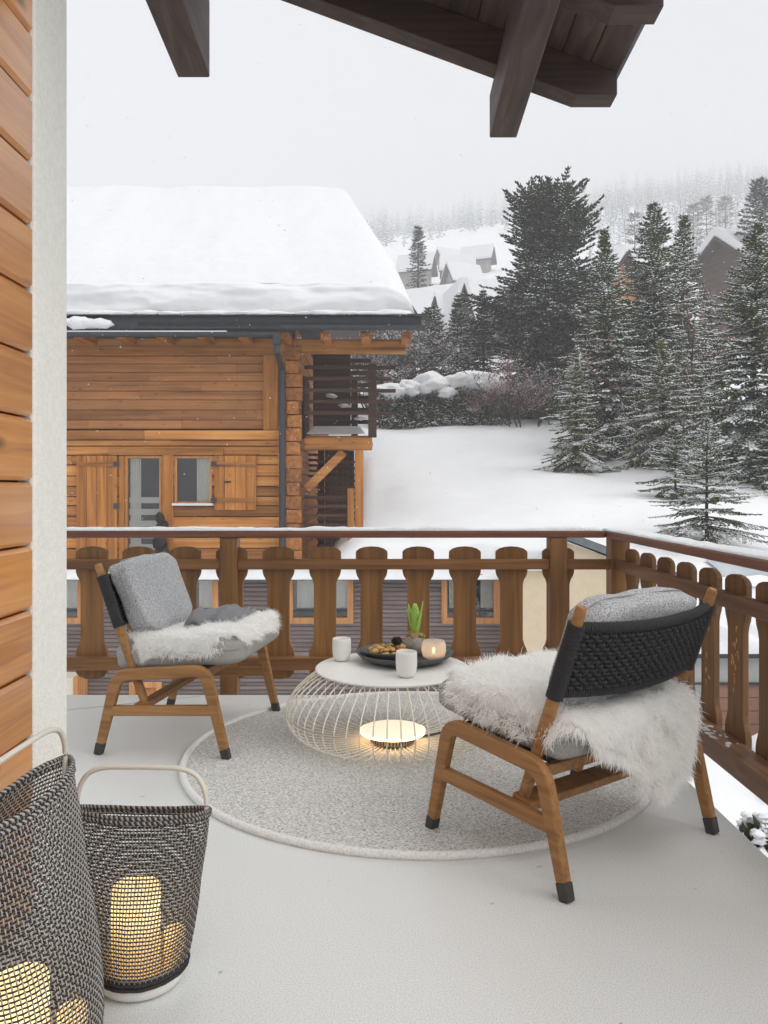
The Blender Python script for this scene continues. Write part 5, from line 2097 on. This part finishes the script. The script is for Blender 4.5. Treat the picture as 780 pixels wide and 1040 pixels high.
def gable_house(label, px, Y, wpx, base_py, eave_py, ridge_py, depth, rz=0., wall='old', name='far_chalet', group='far snowy chalets', over=.5, snow=.45, front=None):
    X = X_(px, Y)
    wd = wpx * Y / F / 2
    g = terrain(X, Y) - 1.0
    ze, zr = Z_(eave_py, Y), Z_(ridge_py, Y)
    root = thing(name, label, 'house', (X, Y, g), rz, group)
    ca, sa = math.cos(rz), math.sin(rz)

    def tr(mb):
        mb.v = [(X + (p[0]) * 1.0, Y + p[1], p[2]) for p in mb.v]
        return mb
    mb = MB().prism([(-wd, g), (wd, g), (wd, ze), (0, zr), (-wd, ze)], 1, 0, depth)
    tr(mb).build('wall', M[wall], root)
    sl_ = (zr - ze) / wd
    o_ = over
    mb = MB().prism([(-wd - o_, ze - sl_ * o_), (0, zr), (wd + o_, ze - sl_ * o_), (wd + o_, ze - sl_ * o_ + .22), (0, zr + .24), (-wd - o_, ze - sl_ * o_ + .22)], 1, -o_ * 1.6, depth + o_)
    ro = tr(mb).build('roof', M['old'], root)
    mb = MB().prism([(-wd - o_ + .05, ze - sl_ * o_ + .24), (0, zr + .26), (wd + o_ - .05, ze - sl_ * o_ + .24), (wd + o_ - .1, ze - sl_ * o_ + .24 + snow), (.3, zr + .26 + snow), (-.3, zr + .26 + snow), (-wd - o_ + .1, ze - sl_ * o_ + .24 + snow)], 1, -o_ * 1.5, depth + o_ * .9)
    tr(mb).build('roof_snow', M['snow'], ro, bevel=.12)
    mb = MB()
    nwin = 2 if wd > 1.5 else 1
    for k in range(nwin):
        x = (-.5 + k) * wd * .9 if nwin == 2 else 0
        zz = g + (ze - g) * .62
        mb.box(x - .45, x + .45, -.06, .04, zz, zz + 1.1)
    tr(mb).build('window', M['pane'], root)
    return root


gable_house('brown gabled chalet with snowy roof behind the spruces at the right frame edge', 735, 64, 62, 300, 270, 245, 8, math.radians(-63), over=.7, snow=.7, wall='dark_gable')
gable_house('chalet with steep dark gable and wide snow roof behind the hedge spruces', 470, 62, 30, 345, 338, 292, 12, math.radians(10), over=.3)
gable_house('wide snow-covered chalet roof left of the broad pine', 508, 66, 86, 350, 330, 291, 10, math.radians(62), over=.6)
gable_house('small snowy roof beside the snowy chalet roof edge and thin misty spruce', 432, 60, 48, 350, 330, 305, 9, math.radians(70), over=.5)
gable_house('ochre walled house with snowy roof right of the broad pine', 628, 58, 50, 330, 292, 262, 10, math.radians(25), wall='log', over=.7)
M['far_wall'] = plain('far_house_wall', lin((152, 144, 136)), .9, .1, .1, 2)  # wall colour lightened so the fade of the mist is painted in
vl = [(436, 150, 26, 273, 261, 'leftmost tiny house roof in the far village on the misty slope'), (458, 146, 30, 284, 270, 'tiny dark gabled house in the far village, lowest of the cluster'),
      (478, 158, 34, 275, 263, 'wider tiny snowy roof in the middle of the far village'), (497, 170, 24, 262, 252, 'highest tiny roof of the far village on the misty slope'), (448, 185, 24, 263, 255, 'faint tiny roof at the upper left of the far village'),
      (605, 120, 30, 283, 268, 'faint small house in mist just right of the broad pine')]
for px, Y, wp, ep, rp, lb in vl:
    gable_house(lb, px, Y, wp * .62, 0, ep, rp, 5.5, math.radians(random.Random(px).uniform(62, 84) * random.Random(px + 1).choice((-1, 1))), name='far_house', group='houses of the far village', over=.7, snow=.6, wall='far_wall')

# far wood on the misty slopes: too many to tell apart
lv = Leaves()
rg = random.Random(77)
cnt = 0
while cnt < 1500:
    Y = rg.uniform(290, 620)
    X = rg.uniform(-.05, .62) * Y
    px = CX + F * X / Y
    dn = .25 + .75 * (fbm(X * .02, Y * .02, 4) > -.05)
    if px > 600:
        dn = 1
    elif 415 < px < 520 and Y < 230:
        dn *= .12
    if rg.random() > dn:
        continue
    cnt += 1
    h = rg.uniform(9, 17)
    g = terrain(X, Y)
    r = h * rg.uniform(.13, .19)
    n = 22
    for i in range(n):
        t = i / n
        a = i * 2.4 + X
        rr = r * (1 - t) ** .8
        lv.add((X, Y, g + h * (.08 + .9 * t)), (math.cos(a), math.sin(a), -.35), rr * rg.uniform(.8, 1.2) + .2, .32 * (1 - t) + .14)
    lv.add((X, Y, g), (0, 0, 1), h, .18)
for k in range(110):
    Y = rg.uniform(120, 230)
    X = Y * rg.uniform(.26, .52)
    h = rg.uniform(7, 13)
    g = terrain(X, Y)
    for i in range(34):
        t = i / 34
        a = i * 2.4 + X
        rr = h * .13 * (1 - t) ** .7
        lv.add((X, Y, g + h * (.12 + .86 * t)), (math.cos(a), math.sin(a), .15 - .3 * (1 - t)), rr * rg.uniform(.7, 1.25) + .15, .07 + .05 * (1 - t))
    lv.add((X, Y, g), (0, 0, 1), h, .14)
tag(lv.build('far_wood', M['far_snow_mist'], None, (60, 200, 40)), 'misty far wood of snowy conifers on the hillside', 'wood', None, 'stuff')

# drifting snowflakes
lv = Leaves()
for k in range(900):
    y = rg.uniform(5.5, 16) if k % 3 else rg.uniform(5.2, 9)
    x = rg.uniform(-.5, .5) * y
    z = CH + rg.uniform(-.06, .60) * y
    s_ = rg.uniform(.006, .016)
    lv.add((x, y, z), (rg.uniform(-1, 1), rg.uniform(-1, 1), rg.uniform(-1, 1)), s_, s_ * .45)
tag(lv.build('snowflakes', M['snow'], None, (0, 10, 3)), 'small snowflakes drifting in the air', 'snow', None, 'stuff')

# ------------------------------------------------------------------ the misty air
bpy.context.view_layer.update()
hz_ = bpy.data.materials.new('mist')
hz_.use_nodes = True
nt2 = hz_.node_tree
nt2.nodes.remove(nt2.nodes['Principled BSDF'])
pv = nt2.nodes.new('ShaderNodeVolumePrincipled')
pv.inputs['Color'].default_value = (.92, .928, .945, 1)
pv.inputs['Density'].default_value = .0024
pv.inputs['Anisotropy'].default_value = .0
nt2.links.new(pv.outputs[0], nt2.nodes['Material Output'].inputs['Volume'])
mb = MB().box(-700, 700, -20, 660, -4.7, 310)
hz = tag(mb.build('haze', hz_, None, (0, 0, 0)), None, None, None, 'stuff')
